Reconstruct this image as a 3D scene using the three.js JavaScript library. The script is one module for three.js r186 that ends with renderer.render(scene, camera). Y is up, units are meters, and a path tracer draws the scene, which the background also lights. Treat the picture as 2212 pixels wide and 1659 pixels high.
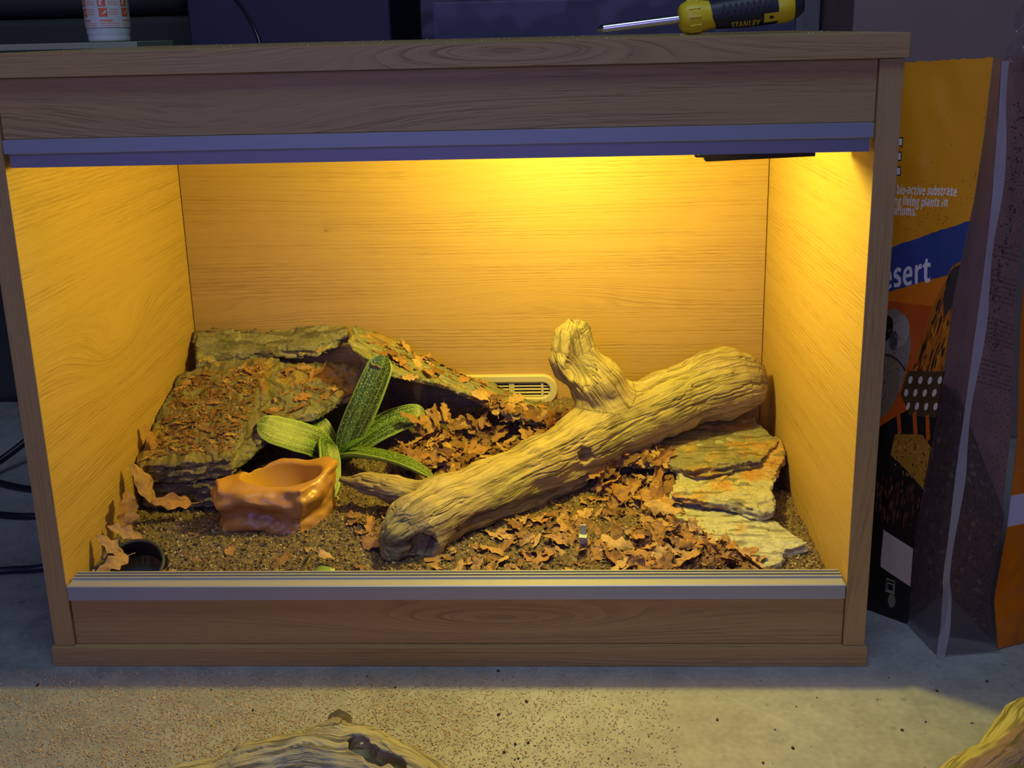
import * as THREE from 'three';
import { RoundedBoxGeometry } from 'three/addons/geometries/RoundedBoxGeometry.js';
import { mergeGeometries, mergeVertices } from 'three/addons/utils/BufferGeometryUtils.js';
import { RectAreaLightUniformsLib } from 'three/addons/lights/RectAreaLightUniformsLib.js';
import { TextGeometry } from 'three/addons/geometries/TextGeometry.js';
import { FontLoader } from 'three/addons/loaders/FontLoader.js';

// ---------------------------------------------------------------- camera, light, exposure
const renderer = new THREE.WebGLRenderer({ antialias: true });
renderer.toneMapping = THREE.LinearToneMapping;
renderer.toneMappingExposure = 1.0;
renderer.shadowMap.enabled = true;
RectAreaLightUniformsLib.init();
const scene = new THREE.Scene();
scene.background = new THREE.Color(0x000000);
const camera = new THREE.PerspectiveCamera(2 * Math.atan(829.5 / 2203.3) * 180 / Math.PI, 2212 / 1659, 0.05, 30);
{
  const yaw = -0.04133, pit = 0.247739, rol = -0.024332;
  camera.position.set(0.110276, 0.650475, 0.941248);
  const fw = new THREE.Vector3(Math.sin(yaw) * Math.cos(pit), -Math.sin(pit), -Math.cos(yaw) * Math.cos(pit));
  const r = new THREE.Vector3(Math.cos(yaw), 0, Math.sin(yaw)), u = new THREE.Vector3().crossVectors(r, fw);
  const R = r.clone().multiplyScalar(Math.cos(rol)).addScaledVector(u, Math.sin(rol));
  const U = r.clone().multiplyScalar(-Math.sin(rol)).addScaledVector(u, Math.cos(rol));
  camera.quaternion.setFromRotationMatrix(new THREE.Matrix4().makeBasis(R, U, fw.clone().negate()));
  camera.setViewOffset(2212, 1659, 0, 210, 2212, 1659);       // lens shift of the photograph
}
const LAMP = { x: 0.12, y: 0.547, z: -0.18, color: new THREE.Color().setRGB(1, 0.83, 0.10), power: 0.88 };
const ROOM = { color: new THREE.Color().setRGB(0.56, 0.76, 1), power: 5.9, x: 0.1, y: 2.4, z: 0.65, w: 1.3, d: 0.5 };
const BLUE_FILL = { color: new THREE.Color().setRGB(0.36, 0.31, 1), power: 1.8, x: -0.5, y: 1.45, z: 3.36, w: 2.2, h: 1.4 };  // blue fill light from the front, housed in an added window

// ---------------------------------------------------------------- helpers
let seed = 20240611;
function rnd() { seed = (seed + 0x6D2B79F5) | 0; let t = Math.imul(seed ^ (seed >>> 15), 1 | seed); t = (t + Math.imul(t ^ (t >>> 7), 61 | t)) ^ t; return ((t ^ (t >>> 14)) >>> 0) / 4294967296; }
const rr = (a, b) => a + (b - a) * rnd();
const P = new Uint8Array(512);
{ const p = [...Array(256).keys()]; for (let i = 255; i > 0; i--) { const j = Math.floor(rnd() * (i + 1)); [p[i], p[j]] = [p[j], p[i]]; } for (let i = 0; i < 512; i++) P[i] = p[i & 255]; }
function grad(h, x, y, z) { h &= 15; const u = h < 8 ? x : y, v = h < 4 ? y : (h === 12 || h === 14 ? x : z); return ((h & 1) ? -u : u) + ((h & 2) ? -v : v); }
function n3(x, y, z = 0) {
  const X0 = Math.floor(x), Y0 = Math.floor(y), Z0 = Math.floor(z); x -= X0; y -= Y0; z -= Z0;
  const X = X0 & 255, Y = Y0 & 255, Z = Z0 & 255;
  const u = x * x * x * (x * (x * 6 - 15) + 10), v = y * y * y * (y * (y * 6 - 15) + 10), w = z * z * z * (z * (z * 6 - 15) + 10);
  const A = P[X] + Y, AA = P[A] + Z, AB = P[A + 1] + Z, B = P[X + 1] + Y, BA = P[B] + Z, BB = P[B + 1] + Z;
  const l = (t, a, b) => a + t * (b - a);
  return l(w, l(v, l(u, grad(P[AA], x, y, z), grad(P[BA], x - 1, y, z)), l(u, grad(P[AB], x, y - 1, z), grad(P[BB], x - 1, y - 1, z))),
    l(v, l(u, grad(P[AA + 1], x, y, z - 1), grad(P[BA + 1], x - 1, y, z - 1)), l(u, grad(P[AB + 1], x, y - 1, z - 1), grad(P[BB + 1], x - 1, y - 1, z - 1))));
}
const fbm = (x, y, z, o = 4) => { let s = 0, a = 0.5; for (let i = 0; i < o; i++) { s += a * n3(x, y, z); x = x * 2.03 + 7.1; y = y * 2.03 + 3.7; z = z * 2.03 + 1.3; a *= 0.5; } return s; };
const clamp = (x, a = 0, b = 1) => Math.min(b, Math.max(a, x));
const sstep = (a, b, x) => { const t = clamp((x - a) / (b - a)); return t * t * (3 - 2 * t); };
const mix = (a, b, t) => a + (b - a) * t;
const mix3 = (a, b, t) => [mix(a[0], b[0], t), mix(a[1], b[1], t), mix(a[2], b[2], t)];
const smin = (a, b, k) => { const h = Math.max(k - Math.abs(a - b), 0) / k; return Math.min(a, b) - h * h * k * 0.25; };
const smax = (a, b, k) => -smin(-a, -b, k);
const V = (x, y, z) => new THREE.Vector3(x, y, z);

const used = {};
function numbered(name) { const n = used[name] = (used[name] ?? -1) + 1; return n ? `${name}_${String(n).padStart(3, '0')}` : name; }
function tag(o, label, category, group, kind) {
  o.userData.label = label; if (category) o.userData.category = category; if (group) o.userData.group = group; if (kind) o.userData.kind = kind; return o;
}
function thing(name, label, category, pos = [0, 0, 0], group) {
  const g = new THREE.Group(); g.name = numbered(name); g.position.set(...pos); scene.add(g); return tag(g, label, category, group);
}
function part(name, geo, mat, parent, label) {
  const m = new THREE.Mesh(geo, mat); m.name = name; m.castShadow = m.receiveShadow = true; parent.add(m); if (label) m.userData.label = label; return m;
}
function solo(name, geo, mat, label, category, group, kind) {
  const m = new THREE.Mesh(geo, mat); m.name = numbered(name); m.castShadow = m.receiveShadow = true; scene.add(m); return tag(m, label, category, group, kind);
}
function struct(name, geo, mat) { const m = new THREE.Mesh(geo, mat); m.name = name; m.castShadow = m.receiveShadow = true; m.userData.kind = 'structure'; scene.add(m); return m; }
const std = (c, rough = 0.7, extra = {}) => new THREE.MeshStandardMaterial({ color: Array.isArray(c) ? new THREE.Color().setRGB(...c) : c, roughness: rough, ...extra });
const box = (w, h, d, x = 0, y = 0, z = 0, r = 0.001) => { const g = new RoundedBoxGeometry(w, h, d, 2, Math.min(r, w / 2.1, h / 2.1, d / 2.1)); g.translate(x, y, z); return g; };
const tube = (pts, r, seg = 60, rad = 10) => new THREE.TubeGeometry(new THREE.CatmullRomCurve3(pts.map(p => V(...p))), seg, r, rad, false);

function tex(w, h, f, srgb = true) {                         // f(i, j) -> [r, g, b] 0..1 (display values for colour maps)
  const d = new Uint8Array(w * h * 4);
  for (let j = 0, k = 0; j < h; j++) for (let i = 0; i < w; i++, k += 4) { const c = f(i, j); d[k] = clamp(c[0]) * 255; d[k + 1] = clamp(c[1]) * 255; d[k + 2] = clamp(c[2]) * 255; d[k + 3] = 255; }
  const t = new THREE.DataTexture(d, w, h, THREE.RGBAFormat); t.magFilter = THREE.LinearFilter; t.minFilter = THREE.LinearFilter; t.wrapS = t.wrapT = THREE.RepeatWrapping;
  if (srgb) t.colorSpace = THREE.SRGBColorSpace; t.needsUpdate = true; return t;
}
const toS = x => x <= 0.0031308 ? 12.92 * x : 1.055 * Math.pow(x, 1 / 2.4) - 0.055;
const S3 = c => [toS(c[0]), toS(c[1]), toS(c[2])];

// laminate wood: grain runs along u; bumps = [u0, v0, su, sv, amount] pull the rings into cathedral arches
function woodMaterial(W, H, wm, hm, sd, bumps, knots, base, ringFreq = 130) {
  const col = new Uint8Array(W * H * 4), bmp = new Uint8Array(W * H * 4);
  for (let j = 0; j < H; j++) for (let i = 0; i < W; i++) {
    const u = i / W * wm, v = j / H * hm, k = (j * W + i) * 4;
    let w = v + 0.006 * n3(u * 1.1 + sd, v * 3.2, sd) + 0.0018 * n3(u * 3.6, v * 16 + sd, sd + 3);
    for (const b of bumps) w += b[4] * Math.exp(-(((u - b[0]) / b[2]) ** 2) - ((v - b[1]) / b[3]) ** 2);
    let kn = 0;
    for (const q of knots) { const e = Math.exp(-(((u - q[0]) / q[2]) ** 2) - ((v - q[1]) / q[3]) ** 2); w += 0.012 * e; kn = Math.max(kn, sstep(0.55, 0.95, e)); }
    const ring = (w + 0.0006 * n3(u * 30, v * 150, sd)) * ringFreq, fr = ring - Math.floor(ring);
    const keep = sstep(-0.35, 0.4, n3(u * 3.2 + sd, w * 60, sd + 9));
    const late = sstep(0.35, 0.9, fr) * (1 - sstep(0.92, 1, fr)) * keep;
    const pore = sstep(0.10, 0.42, n3(u * 30 + sd, w * 900, sd + 1)) * (0.35 + 0.65 * keep);
    const streak = n3(u * 5 + sd, w * 240, sd + 5);
    const tone = 1 - 0.12 * late - 0.17 * pore + 0.07 * streak + 0.06 * n3(u * 1.3, v * 4, sd + 8) - 0.45 * kn;
    const c = S3([base[0] * tone, base[1] * tone * (1 - 0.04 * late), base[2] * tone * (1 - 0.08 * late)]);
    col[k] = clamp(c[0]) * 255; col[k + 1] = clamp(c[1]) * 255; col[k + 2] = clamp(c[2]) * 255; col[k + 3] = 255;
    const hgt = clamp(0.85 - 0.45 * late - 0.5 * pore + 0.1 * streak - 0.3 * kn); bmp[k] = bmp[k + 1] = bmp[k + 2] = hgt * 255; bmp[k + 3] = 255;
  }
  const mk = (d, s) => { const t = new THREE.DataTexture(d, W, H, THREE.RGBAFormat); t.magFilter = t.minFilter = THREE.LinearFilter; t.wrapS = t.wrapT = THREE.MirroredRepeatWrapping; if (s) t.colorSpace = THREE.SRGBColorSpace; t.needsUpdate = true; return t; };
  const m = new THREE.MeshStandardMaterial({ map: mk(col, true), bumpMap: mk(bmp, false), bumpScale: 0.00034, roughness: 0.5 });
  m.userData.size = [wm, hm]; return m;
}
function grainUV(g, mat, axis, ou = 0, ov = 0) {               // uv in metres of the board, grain along the named axis
  const [tw, th] = mat.userData.size, p = g.attributes.position, n = g.attributes.normal, uv = new Float32Array(p.count * 2);
  for (let i = 0; i < p.count; i++) {
    const c = { x: p.getX(i), y: p.getY(i), z: p.getZ(i) }, N = { x: Math.abs(n.getX(i)), y: Math.abs(n.getY(i)), z: Math.abs(n.getZ(i)) };
    const d = N.x >= N.y && N.x >= N.z ? 'x' : N.y >= N.z ? 'y' : 'z', o = ['x', 'y', 'z'].filter(a => a !== d);
    let a = axis, b; if (d === axis) { a = o[0]; b = o[1]; } else b = o.find(q => q !== axis);
    uv[2 * i] = (c[a] + ou) / tw; uv[2 * i + 1] = (c[b] + ov) / th;
  }
  g.setAttribute('uv', new THREE.BufferAttribute(uv, 2)); return g;
}

// signed-distance mesher (surface nets), blocks far from the surface are skipped
function sdfMesh(f, lo, hi, res, lip = 1.4) {
  const B = 6, nx = Math.ceil((hi[0] - lo[0]) / res / B) * B, ny = Math.ceil((hi[1] - lo[1]) / res / B) * B, nz = Math.ceil((hi[2] - lo[2]) / res / B) * B;
  const sx = nx + 1, sy = ny + 1, sz = nz + 1, F = new Float32Array(sx * sy * sz).fill(1), done = new Uint8Array(sx * sy * sz), id = (x, y, z) => (z * sy + y) * sx + x;
  const rad = B * res * 0.5 * Math.sqrt(3) * lip;
  for (let bz = 0; bz < nz; bz += B) for (let by = 0; by < ny; by += B) for (let bx = 0; bx < nx; bx += B) {
    const c = f(lo[0] + (bx + B / 2) * res, lo[1] + (by + B / 2) * res, lo[2] + (bz + B / 2) * res);
    const near = Math.abs(c) <= rad;
    for (let z = bz; z <= bz + B; z++) for (let y = by; y <= by + B; y++) for (let x = bx; x <= bx + B; x++) {
      const k = id(x, y, z); if (done[k]) continue;
      if (near) { F[k] = f(lo[0] + x * res, lo[1] + y * res, lo[2] + z * res); done[k] = 1; } else F[k] = c;
    }
  }
  const vid = new Int32Array(nx * ny * nz).fill(-1), pos = [], idx = [], cid = (x, y, z) => (z * ny + y) * nx + x;
  for (let z = 0; z < nz; z++) for (let y = 0; y < ny; y++) for (let x = 0; x < nx; x++) {
    let m = 0; for (let q = 0; q < 8; q++) if (F[id(x + (q & 1), y + (q >> 1 & 1), z + (q >> 2))] < 0) m |= 1 << q;
    if (m === 0 || m === 255) continue;
    let px = 0, py = 0, pz = 0, n = 0;
    for (let q = 0; q < 8; q++) for (const e of [1, 2, 4]) {
      if (q & e) continue; const r = q | e; if ((m >> q & 1) === (m >> r & 1)) continue;
      const a = F[id(x + (q & 1), y + (q >> 1 & 1), z + (q >> 2))], b = F[id(x + (r & 1), y + (r >> 1 & 1), z + (r >> 2))], t = a / (a - b);
      px += mix(q & 1, r & 1, t); py += mix(q >> 1 & 1, r >> 1 & 1, t); pz += mix(q >> 2, r >> 2, t); n++;
    }
    vid[cid(x, y, z)] = pos.length / 3; pos.push(lo[0] + (x + px / n) * res, lo[1] + (y + py / n) * res, lo[2] + (z + pz / n) * res);
  }
  const quad = (a, b, c, d, flip) => { if (a < 0 || b < 0 || c < 0 || d < 0) return; if (flip) idx.push(a, c, b, a, d, c); else idx.push(a, b, c, a, c, d); };
  for (let z = 1; z < nz; z++) for (let y = 1; y < ny; y++) for (let x = 1; x < nx; x++) {
    const a = F[id(x, y, z)] < 0;
    if (x < nx && a !== F[id(x + 1, y, z)] < 0) quad(vid[cid(x, y - 1, z - 1)], vid[cid(x, y, z - 1)], vid[cid(x, y, z)], vid[cid(x, y - 1, z)], !a);
    if (a !== F[id(x, y + 1, z)] < 0) quad(vid[cid(x - 1, y, z - 1)], vid[cid(x - 1, y, z)], vid[cid(x, y, z)], vid[cid(x, y, z - 1)], !a);
    if (a !== F[id(x, y, z + 1)] < 0) quad(vid[cid(x - 1, y - 1, z)], vid[cid(x, y - 1, z)], vid[cid(x, y, z)], vid[cid(x - 1, y, z)], !a);
  }
  const g = new THREE.BufferGeometry(); g.setAttribute('position', new THREE.Float32BufferAttribute(pos, 3)); g.setIndex(idx); g.computeVertexNormals(); return g;
}
function paint(g, f) {                                        // vertex colours, linear
  const p = g.attributes.position, c = new Float32Array(p.count * 3);
  for (let i = 0; i < p.count; i++) { const q = f(p.getX(i), p.getY(i), p.getZ(i), i); c[3 * i] = q[0]; c[3 * i + 1] = q[1]; c[3 * i + 2] = q[2]; }
  g.setAttribute('color', new THREE.BufferAttribute(c, 3)); return g;
}
function gridGeo(nu, nv, f, uvf) {                            // open sheet f(u, v) -> [x, y, z]
  const pos = [], uv = [], idx = [];
  for (let j = 0; j <= nv; j++) for (let i = 0; i <= nu; i++) { const u = i / nu, v = j / nv; pos.push(...f(u, v)); uv.push(...(uvf ? uvf(u, v) : [u, v])); }
  for (let j = 0; j < nv; j++) for (let i = 0; i < nu; i++) { const a = j * (nu + 1) + i, b = a + 1, c = a + nu + 1, d = c + 1; idx.push(a, b, d, a, d, c); }
  const g = new THREE.BufferGeometry(); g.setAttribute('position', new THREE.Float32BufferAttribute(pos, 3)); g.setAttribute('uv', new THREE.Float32BufferAttribute(uv, 2)); g.setIndex(idx); g.computeVertexNormals(); return g;
}
function extrudeX(pts, L) {                                   // profile of [z, y] points swept along x, centred
  const s = new THREE.Shape(pts.map(([z, y]) => new THREE.Vector2(-z, y))); const g = new THREE.ExtrudeGeometry(s, { depth: L, bevelEnabled: false }); g.translate(0, 0, -L / 2); g.rotateY(Math.PI / 2); return g;
}
// ---------------------------------------------------------------- the room
const HX = 0.43, TOP = 0.6393, BRD = 0.0222, PIN = 0.4056, POUT = 0.4275, BACK = -0.4477;
{
  const concrete = tex(2048, 2048, (i, j) => {
    const x = i / 2048 * 2.4, y = j / 2048 * 2.4;
    let t = 1 + 0.55 * fbm(x * 3.2, y * 3.2, 1.5, 5) + 0.22 * n3(x * 38, y * 38, 4) + 0.18 * n3(x * 160, y * 160, 2);
    const sc = Math.abs(n3(x * 5 + 0.6 * n3(x * 2, y * 2, 9), y * 5, 7)); if (sc < 0.012 && n3(x * 2, y * 2, 11) > 0.12) t += 0.16 * (1 - sc / 0.012);
    const pit = n3(x * 90, y * 90, 21); if (pit > 0.62) t -= 0.3;
    return S3([0.275 * t, 0.275 * t, 0.255 * t]);
  });
  const fm = new THREE.MeshStandardMaterial({ map: concrete, roughness: 0.62, bumpMap: concrete, bumpScale: 0.0012 });
  const g = new THREE.BoxGeometry(6, 0.1, 6.4); g.translate(0, -0.05, 0.2);
  const p = g.attributes.position, uv = g.attributes.uv; for (let i = 0; i < p.count; i++) uv.setXY(i, p.getX(i) / 2.4 + 0.45, p.getZ(i) / 2.4 + 0.3);
  struct('floor', g, fm);
  const wm = std([0.20, 0.19, 0.18], 0.9);
  const wall = (n, w, h, d, x, y, z) => struct(n, new THREE.BoxGeometry(w, h, d).translate(x, y, z), wm);
  wall('wall_back', 6, 2.6, 0.1, 0, 1.3, -3.05); wall('wall_front', 6, 2.6, 0.1, 0, 1.3, 3.45); wall('wall_left', 0.1, 2.6, 6.6, -3.05, 1.3, 0.2); wall('wall_right', 0.1, 2.6, 6.6, 3.05, 1.3, 0.2);
  struct('ceiling', new THREE.BoxGeometry(6.2, 0.1, 6.6).translate(0, 2.65, 0.2), std([0.35, 0.35, 0.35], 0.9));
  const t = thing('ceiling_light', 'cool white ceiling panel lamp above the front of the vivarium', 'lamp', [ROOM.x, ROOM.y, ROOM.z]);
  part('lamp_frame', box(ROOM.w + 0.06, 0.05, ROOM.d + 0.06, 0, 0.033, 0, 0.006), std([0.6, 0.6, 0.6], 0.5), t);
  part('light_panel', box(ROOM.w, 0.012, ROOM.d, 0, 0.006, 0, 0.003), new THREE.MeshStandardMaterial({ color: 0x222222, emissive: ROOM.color, emissiveIntensity: 1.2, roughness: 0.6 }), t);
  for (const x of [-0.4, 0.4]) part('hanger', box(0.01, 0.15, 0.01, x, 0.125, 0), std([0.3, 0.3, 0.3], 0.5), t);
  const L = new THREE.RectAreaLight(ROOM.color, ROOM.power, ROOM.w, ROOM.d); L.position.set(0, -0.004, 0); L.rotation.x = -Math.PI / 2; t.add(L);
  // added, unseen window behind the camera, carries the blue fill light for the front
  const w = new THREE.Group(); w.name = 'added_window_1'; w.userData.kind = 'structure'; w.position.set(BLUE_FILL.x, BLUE_FILL.y, BLUE_FILL.z); scene.add(w); const fr = std([0.5, 0.5, 0.5], 0.6);
  for (const s of [-1, 1]) { part('added_window_frame', box(BLUE_FILL.w + 0.12, 0.06, 0.05, 0, s * (BLUE_FILL.h / 2 + 0.03), 0), fr, w); part('added_window_frame', box(0.06, BLUE_FILL.h, 0.05, s * (BLUE_FILL.w / 2 + 0.03), 0, 0), fr, w); }
  part('fill_light_pane', box(BLUE_FILL.w, BLUE_FILL.h, 0.008, 0, 0, 0.012), new THREE.MeshStandardMaterial({ color: 0x111111, emissive: BLUE_FILL.color, emissiveIntensity: 1, roughness: 0.3 }), w);
  const W = new THREE.RectAreaLight(BLUE_FILL.color, BLUE_FILL.power, BLUE_FILL.w, BLUE_FILL.h); W.position.set(0, 0, 0.002); w.add(W);
}

// ---------------------------------------------------------------- the vivarium cabinet
const OAK = [0.42, 0.27, 0.1];
const oakA = woodMaterial(2048, 1024, 0.9, 0.45, 3.1, [[0.06, 0.165, 0.10, 0.016, 0.020], [0.56, 0.185, 0.14, 0.02, -0.018], [0.36, 0.33, 0.22, 0.04, 0.012]], [[0.245, 0.283, 0.005, 0.002]], OAK, 190);
const oakB = woodMaterial(1024, 1024, 0.46, 0.46, 8.7, [[0.27, 0.20, 0.10, 0.035, 0.045]], [], OAK, 210);
const oakC = woodMaterial(2048, 512, 0.9, 0.225, 14.3, [[0.50, 0.165, 0.16, 0.018, 0.045], [0.2, 0.06, 0.2, 0.03, 0.03]], [], OAK, 170);
const viv = thing('vivarium', 'oak effect wooden vivarium with open front and warm lit inside standing on the concrete floor', 'vivarium');
const alu = new THREE.MeshStandardMaterial({ color: new THREE.Color().setRGB(0.34, 0.36, 0.42), roughness: 0.38, metalness: 0.35 });
{
  const B = (n, w, h, d, x, y, z, m, ax, ou, ov, lab) => part(n, grainUV(box(w, h, d, x, y, z, 0.0008), m, ax, ou, ov), m, viv, lab);
  B('base_board', 2 * HX, BRD, 0.472, 0, BRD / 2, -0.236, oakC, 'x', 0.5, 0.3);
  B('top_board', 2 * HX, BRD, 0.472, 0, TOP - BRD / 2, -0.236, oakC, 'x', 0.43, 0.55);
  const ph = TOP - 2 * BRD, py = TOP / 2, pw = POUT - PIN;
  for (const s of [-1, 1]) {
    const p = B('side_panel', pw, ph - 0.0006, 0.467, s * (PIN + pw / 2), py, -0.005 - 0.2335, s < 0 ? oakB : oakB, 'z', s < 0 ? 0.47 : 0.66, s < 0 ? -0.1 : 0.13);
    part('edge_band', grainUV(box(pw, ph - 0.0006, 0.0012, s * (PIN + pw / 2), py, -0.0045, 0.0004), oakC, 'y', s * 0.2, 0.1), oakC, p);
  }
  B('back_panel', 2 * PIN - 0.0016, ph - 0.0006, 0.012, 0, py, BACK - 0.006, oakA, 'x', 0.45, -0.1);
  B('lower_fascia', 2 * PIN - 0.001, 0.0787 - BRD - 0.0003, 0.015, 0, (0.0787 + BRD) / 2, -0.0145, oakC, 'x', 0.45, 0.115);
  B('upper_fascia', 2 * PIN - 0.001, TOP - BRD - 0.5604, 0.015, 0, (TOP - BRD + 0.5604) / 2, -0.0145, oakC, 'x', 0.40, -0.5);
  part('upper_rail', extrudeX([[0, 0.5603], [0, 0.5477], [-0.0012, 0.5470], [-0.009, 0.5470], [-0.009, 0.5333], [-0.0105, 0.5333], [-0.0105, 0.545], [-0.0155, 0.545], [-0.0155, 0.5333], [-0.017, 0.5333], [-0.017, 0.545], [-0.0225, 0.545], [-0.0225, 0.5333], [-0.024, 0.5333], [-0.024, 0.5603]], 2 * PIN - 0.006), alu, viv, 'grey double groove sliding door track under the upper board');
  part('lower_rail', extrudeX([[0, 0.0788], [0, 0.0940], [-0.0010, 0.0948], [-0.0135, 0.0948], [-0.0138, 0.0966], [-0.0142, 0.0970], [-0.0162, 0.0970], [-0.0164, 0.0925], [-0.0196, 0.0925], [-0.0198, 0.0970], [-0.0222, 0.0970], [-0.0224, 0.0925], [-0.0250, 0.0925], [-0.0252, 0.0970], [-0.0274, 0.0970], [-0.0274, 0.0788]], 2 * PIN - 0.005), alu, viv, 'grey ridged sliding door track along the lower board');
  // air vent in the back wall
  const plastic = std([0.52, 0.47, 0.30], 0.45);
  const vent = new THREE.Group(); vent.name = 'air_vent'; vent.position.set(0.015, 0.1475, BACK); viv.add(vent); vent.userData.label = 'cream plastic louvred vent in the back wall';
  const st = (hw, r) => { const s = new THREE.Shape(); s.moveTo(-hw, -r); s.lineTo(hw, -r); s.absarc(hw, 0, r, -Math.PI / 2, Math.PI / 2); s.lineTo(-hw, r); s.absarc(-hw, 0, r, Math.PI / 2, Math.PI * 1.5); return s; };
  const ring = st(0.0775, 0.0205); ring.holes.push(new THREE.Path(st(0.0775, 0.0135).getPoints(20)));
  part('vent_frame', new THREE.ExtrudeGeometry(ring, { depth: 0.004, bevelEnabled: true, bevelSize: 0.002, bevelThickness: 0.003, bevelSegments: 4, curveSegments: 20 }).translate(0, 0, 0.002), plastic, vent);
  part('vent_back', new THREE.ExtrudeGeometry(st(0.0775, 0.0155), { depth: 0.0006, bevelEnabled: false }), std([0.02, 0.018, 0.012], 0.9), vent);
  for (let k = 0; k < 5; k++) { const y = 0.0100 - k * 0.005, hw = 0.0775 + Math.sqrt(0.0145 ** 2 - y * y) - 0.0005; part('slat', box(hw * 2, 0.0024, 0.004, 0, y, 0.003, 0.0008), plastic, vent); }
  for (const x of [-0.078, -0.042, -0.006, 0.034, 0.078]) part('bar', box(x === 0.034 || x === -0.042 ? 0.008 : 0.0035, 0.027, 0.0055, x, 0, 0.0032, 0.0008), plastic, vent);
  // black unit screwed up behind the upper rail
  const bk = std([0.012, 0.011, 0.009], 0.5);
  const un = new THREE.Group(); un.name = 'control_unit'; viv.add(un); un.userData.label = 'black box screwed under the ceiling behind the upper track';
  const sh = new THREE.Shape(); sh.moveTo(0.3650, 0.612); sh.lineTo(0.3650, 0.5245); sh.lineTo(0.2625, 0.5213); sh.quadraticCurveTo(0.2592, 0.5213, 0.2590, 0.525); sh.lineTo(0.2590, 0.612);
  part('casing', new THREE.ExtrudeGeometry(sh, { depth: 0.034, bevelEnabled: true, bevelSize: 0.0006, bevelThickness: 0.0006, bevelSegments: 2 }).translate(0, 0, -0.09), bk, un);
  const tb = new THREE.Shape(); tb.moveTo(0.2595, 0.545); tb.lineTo(0.2595, 0.5247); tb.lineTo(0.2528, 0.5247); tb.quadraticCurveTo(0.2494, 0.5247, 0.2494, 0.528); tb.lineTo(0.2494, 0.545);
  const hole = new THREE.Path(); hole.absarc(0.2535, 0.5287, 0.0018, 0, Math.PI * 2); tb.holes.push(hole);
  part('screw_tab', new THREE.ExtrudeGeometry(tb, { depth: 0.003, bevelEnabled: false }).translate(0, 0, -0.06), bk, un);
  // lamp under the ceiling, above the sight line
  const lamp = new THREE.Group(); lamp.name = 'heat_lamp'; lamp.position.set(LAMP.x, LAMP.y, LAMP.z); viv.add(lamp); lamp.userData.label = 'warm lamp under the ceiling of the cabinet';
  part('lamp_holder', new THREE.LatheGeometry([[0.0001, 0.0698], [0.024, 0.0698], [0.024, 0.058], [0.017, 0.048], [0.016, 0.03], [0.014, 0.024], [0.0001, 0.024]].map(p => new THREE.Vector2(...p)), 32), std([0.75, 0.73, 0.68], 0.4), lamp);
  part('bulb', new THREE.SphereGeometry(0.024, 32, 20), new THREE.MeshStandardMaterial({ color: 0x443311, emissive: LAMP.color, emissiveIntensity: 3, roughness: 0.4 }), lamp);
  const pl = new THREE.PointLight(LAMP.color, LAMP.power, 0, 2); pl.castShadow = true; pl.shadow.radius = 1.2; lamp.add(pl);
}

// ---------------------------------------------------------------- ground inside: soil with a hollow for the pot
const POT = [-0.358, -0.062];
function soilBase(x, z) {
  let y = 0.083 + 0.050 * sstep(-0.20, -0.43, z) * (1 - 0.75 * sstep(-0.16, -0.26, x)) - 0.014 * sstep(0.26, 0.36, x) * (1 - 0.4 * sstep(-0.2, -0.35, z)) - 0.03 * sstep(0.355, 0.39, x) * sstep(-0.24, -0.3, z);
  y += 0.008 * Math.exp(-(((x + 0.11) / 0.05) ** 2 + ((z + 0.15) / 0.03) ** 2)) - 0.008 * Math.exp(-(((x + 0.28) / 0.07) ** 2 + ((z + 0.2) / 0.03) ** 2));
  y -= 0.012 * Math.exp(-(((x + 0.37) / 0.05) ** 2 + ((z + 0.06) / 0.03) ** 2)) * 0.4;
  y += 0.007 * fbm(x * 16, z * 16, 5.5, 3) - 0.006 * sstep(-0.06, -0.03, z);
  return y;
}
function soilY(x, z) {
  let y = soilBase(x, z);
  y += 0.0066 * fbm(x * 70, z * 70, 2.5, 2) + 0.0032 * n3(x * 210, z * 210, 1.5) + 0.0016 * n3(x * 430, z * 430, 8.5);
  const d = Math.hypot(x - POT[0], z - POT[1]); if (d < 0.038) y = mix(y, 0.047 + 0.002 * n3(x * 200, z * 200, 3), 1 - sstep(0.033, 0.0375, d));
  return y;
}
const soilCol = (x, y, z) => {
  const a = 0.5 + 0.5 * n3(x * 420, y * 420, z * 420), b = n3(x * 800, y * 800 + 9, z * 800), s = sstep(0.35, 0.6, b);
  return mix3(mix3([0.045, 0.030, 0.016], [0.19, 0.138, 0.072], a), [0.40, 0.33, 0.20], s * 0.75);
};
const vcol = (rough = 0.95) => new THREE.MeshStandardMaterial({ vertexColors: true, roughness: rough });
const soil = thing('soil', 'dark brown crumbly soil spread over the floor inside the vivarium', 'soil'); soil.userData.kind = 'stuff';
const SX0 = -PIN + 0.0006, SX1 = PIN - 0.0006, SZ0 = BACK + 0.0006, SZ1 = -0.0278;
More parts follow.
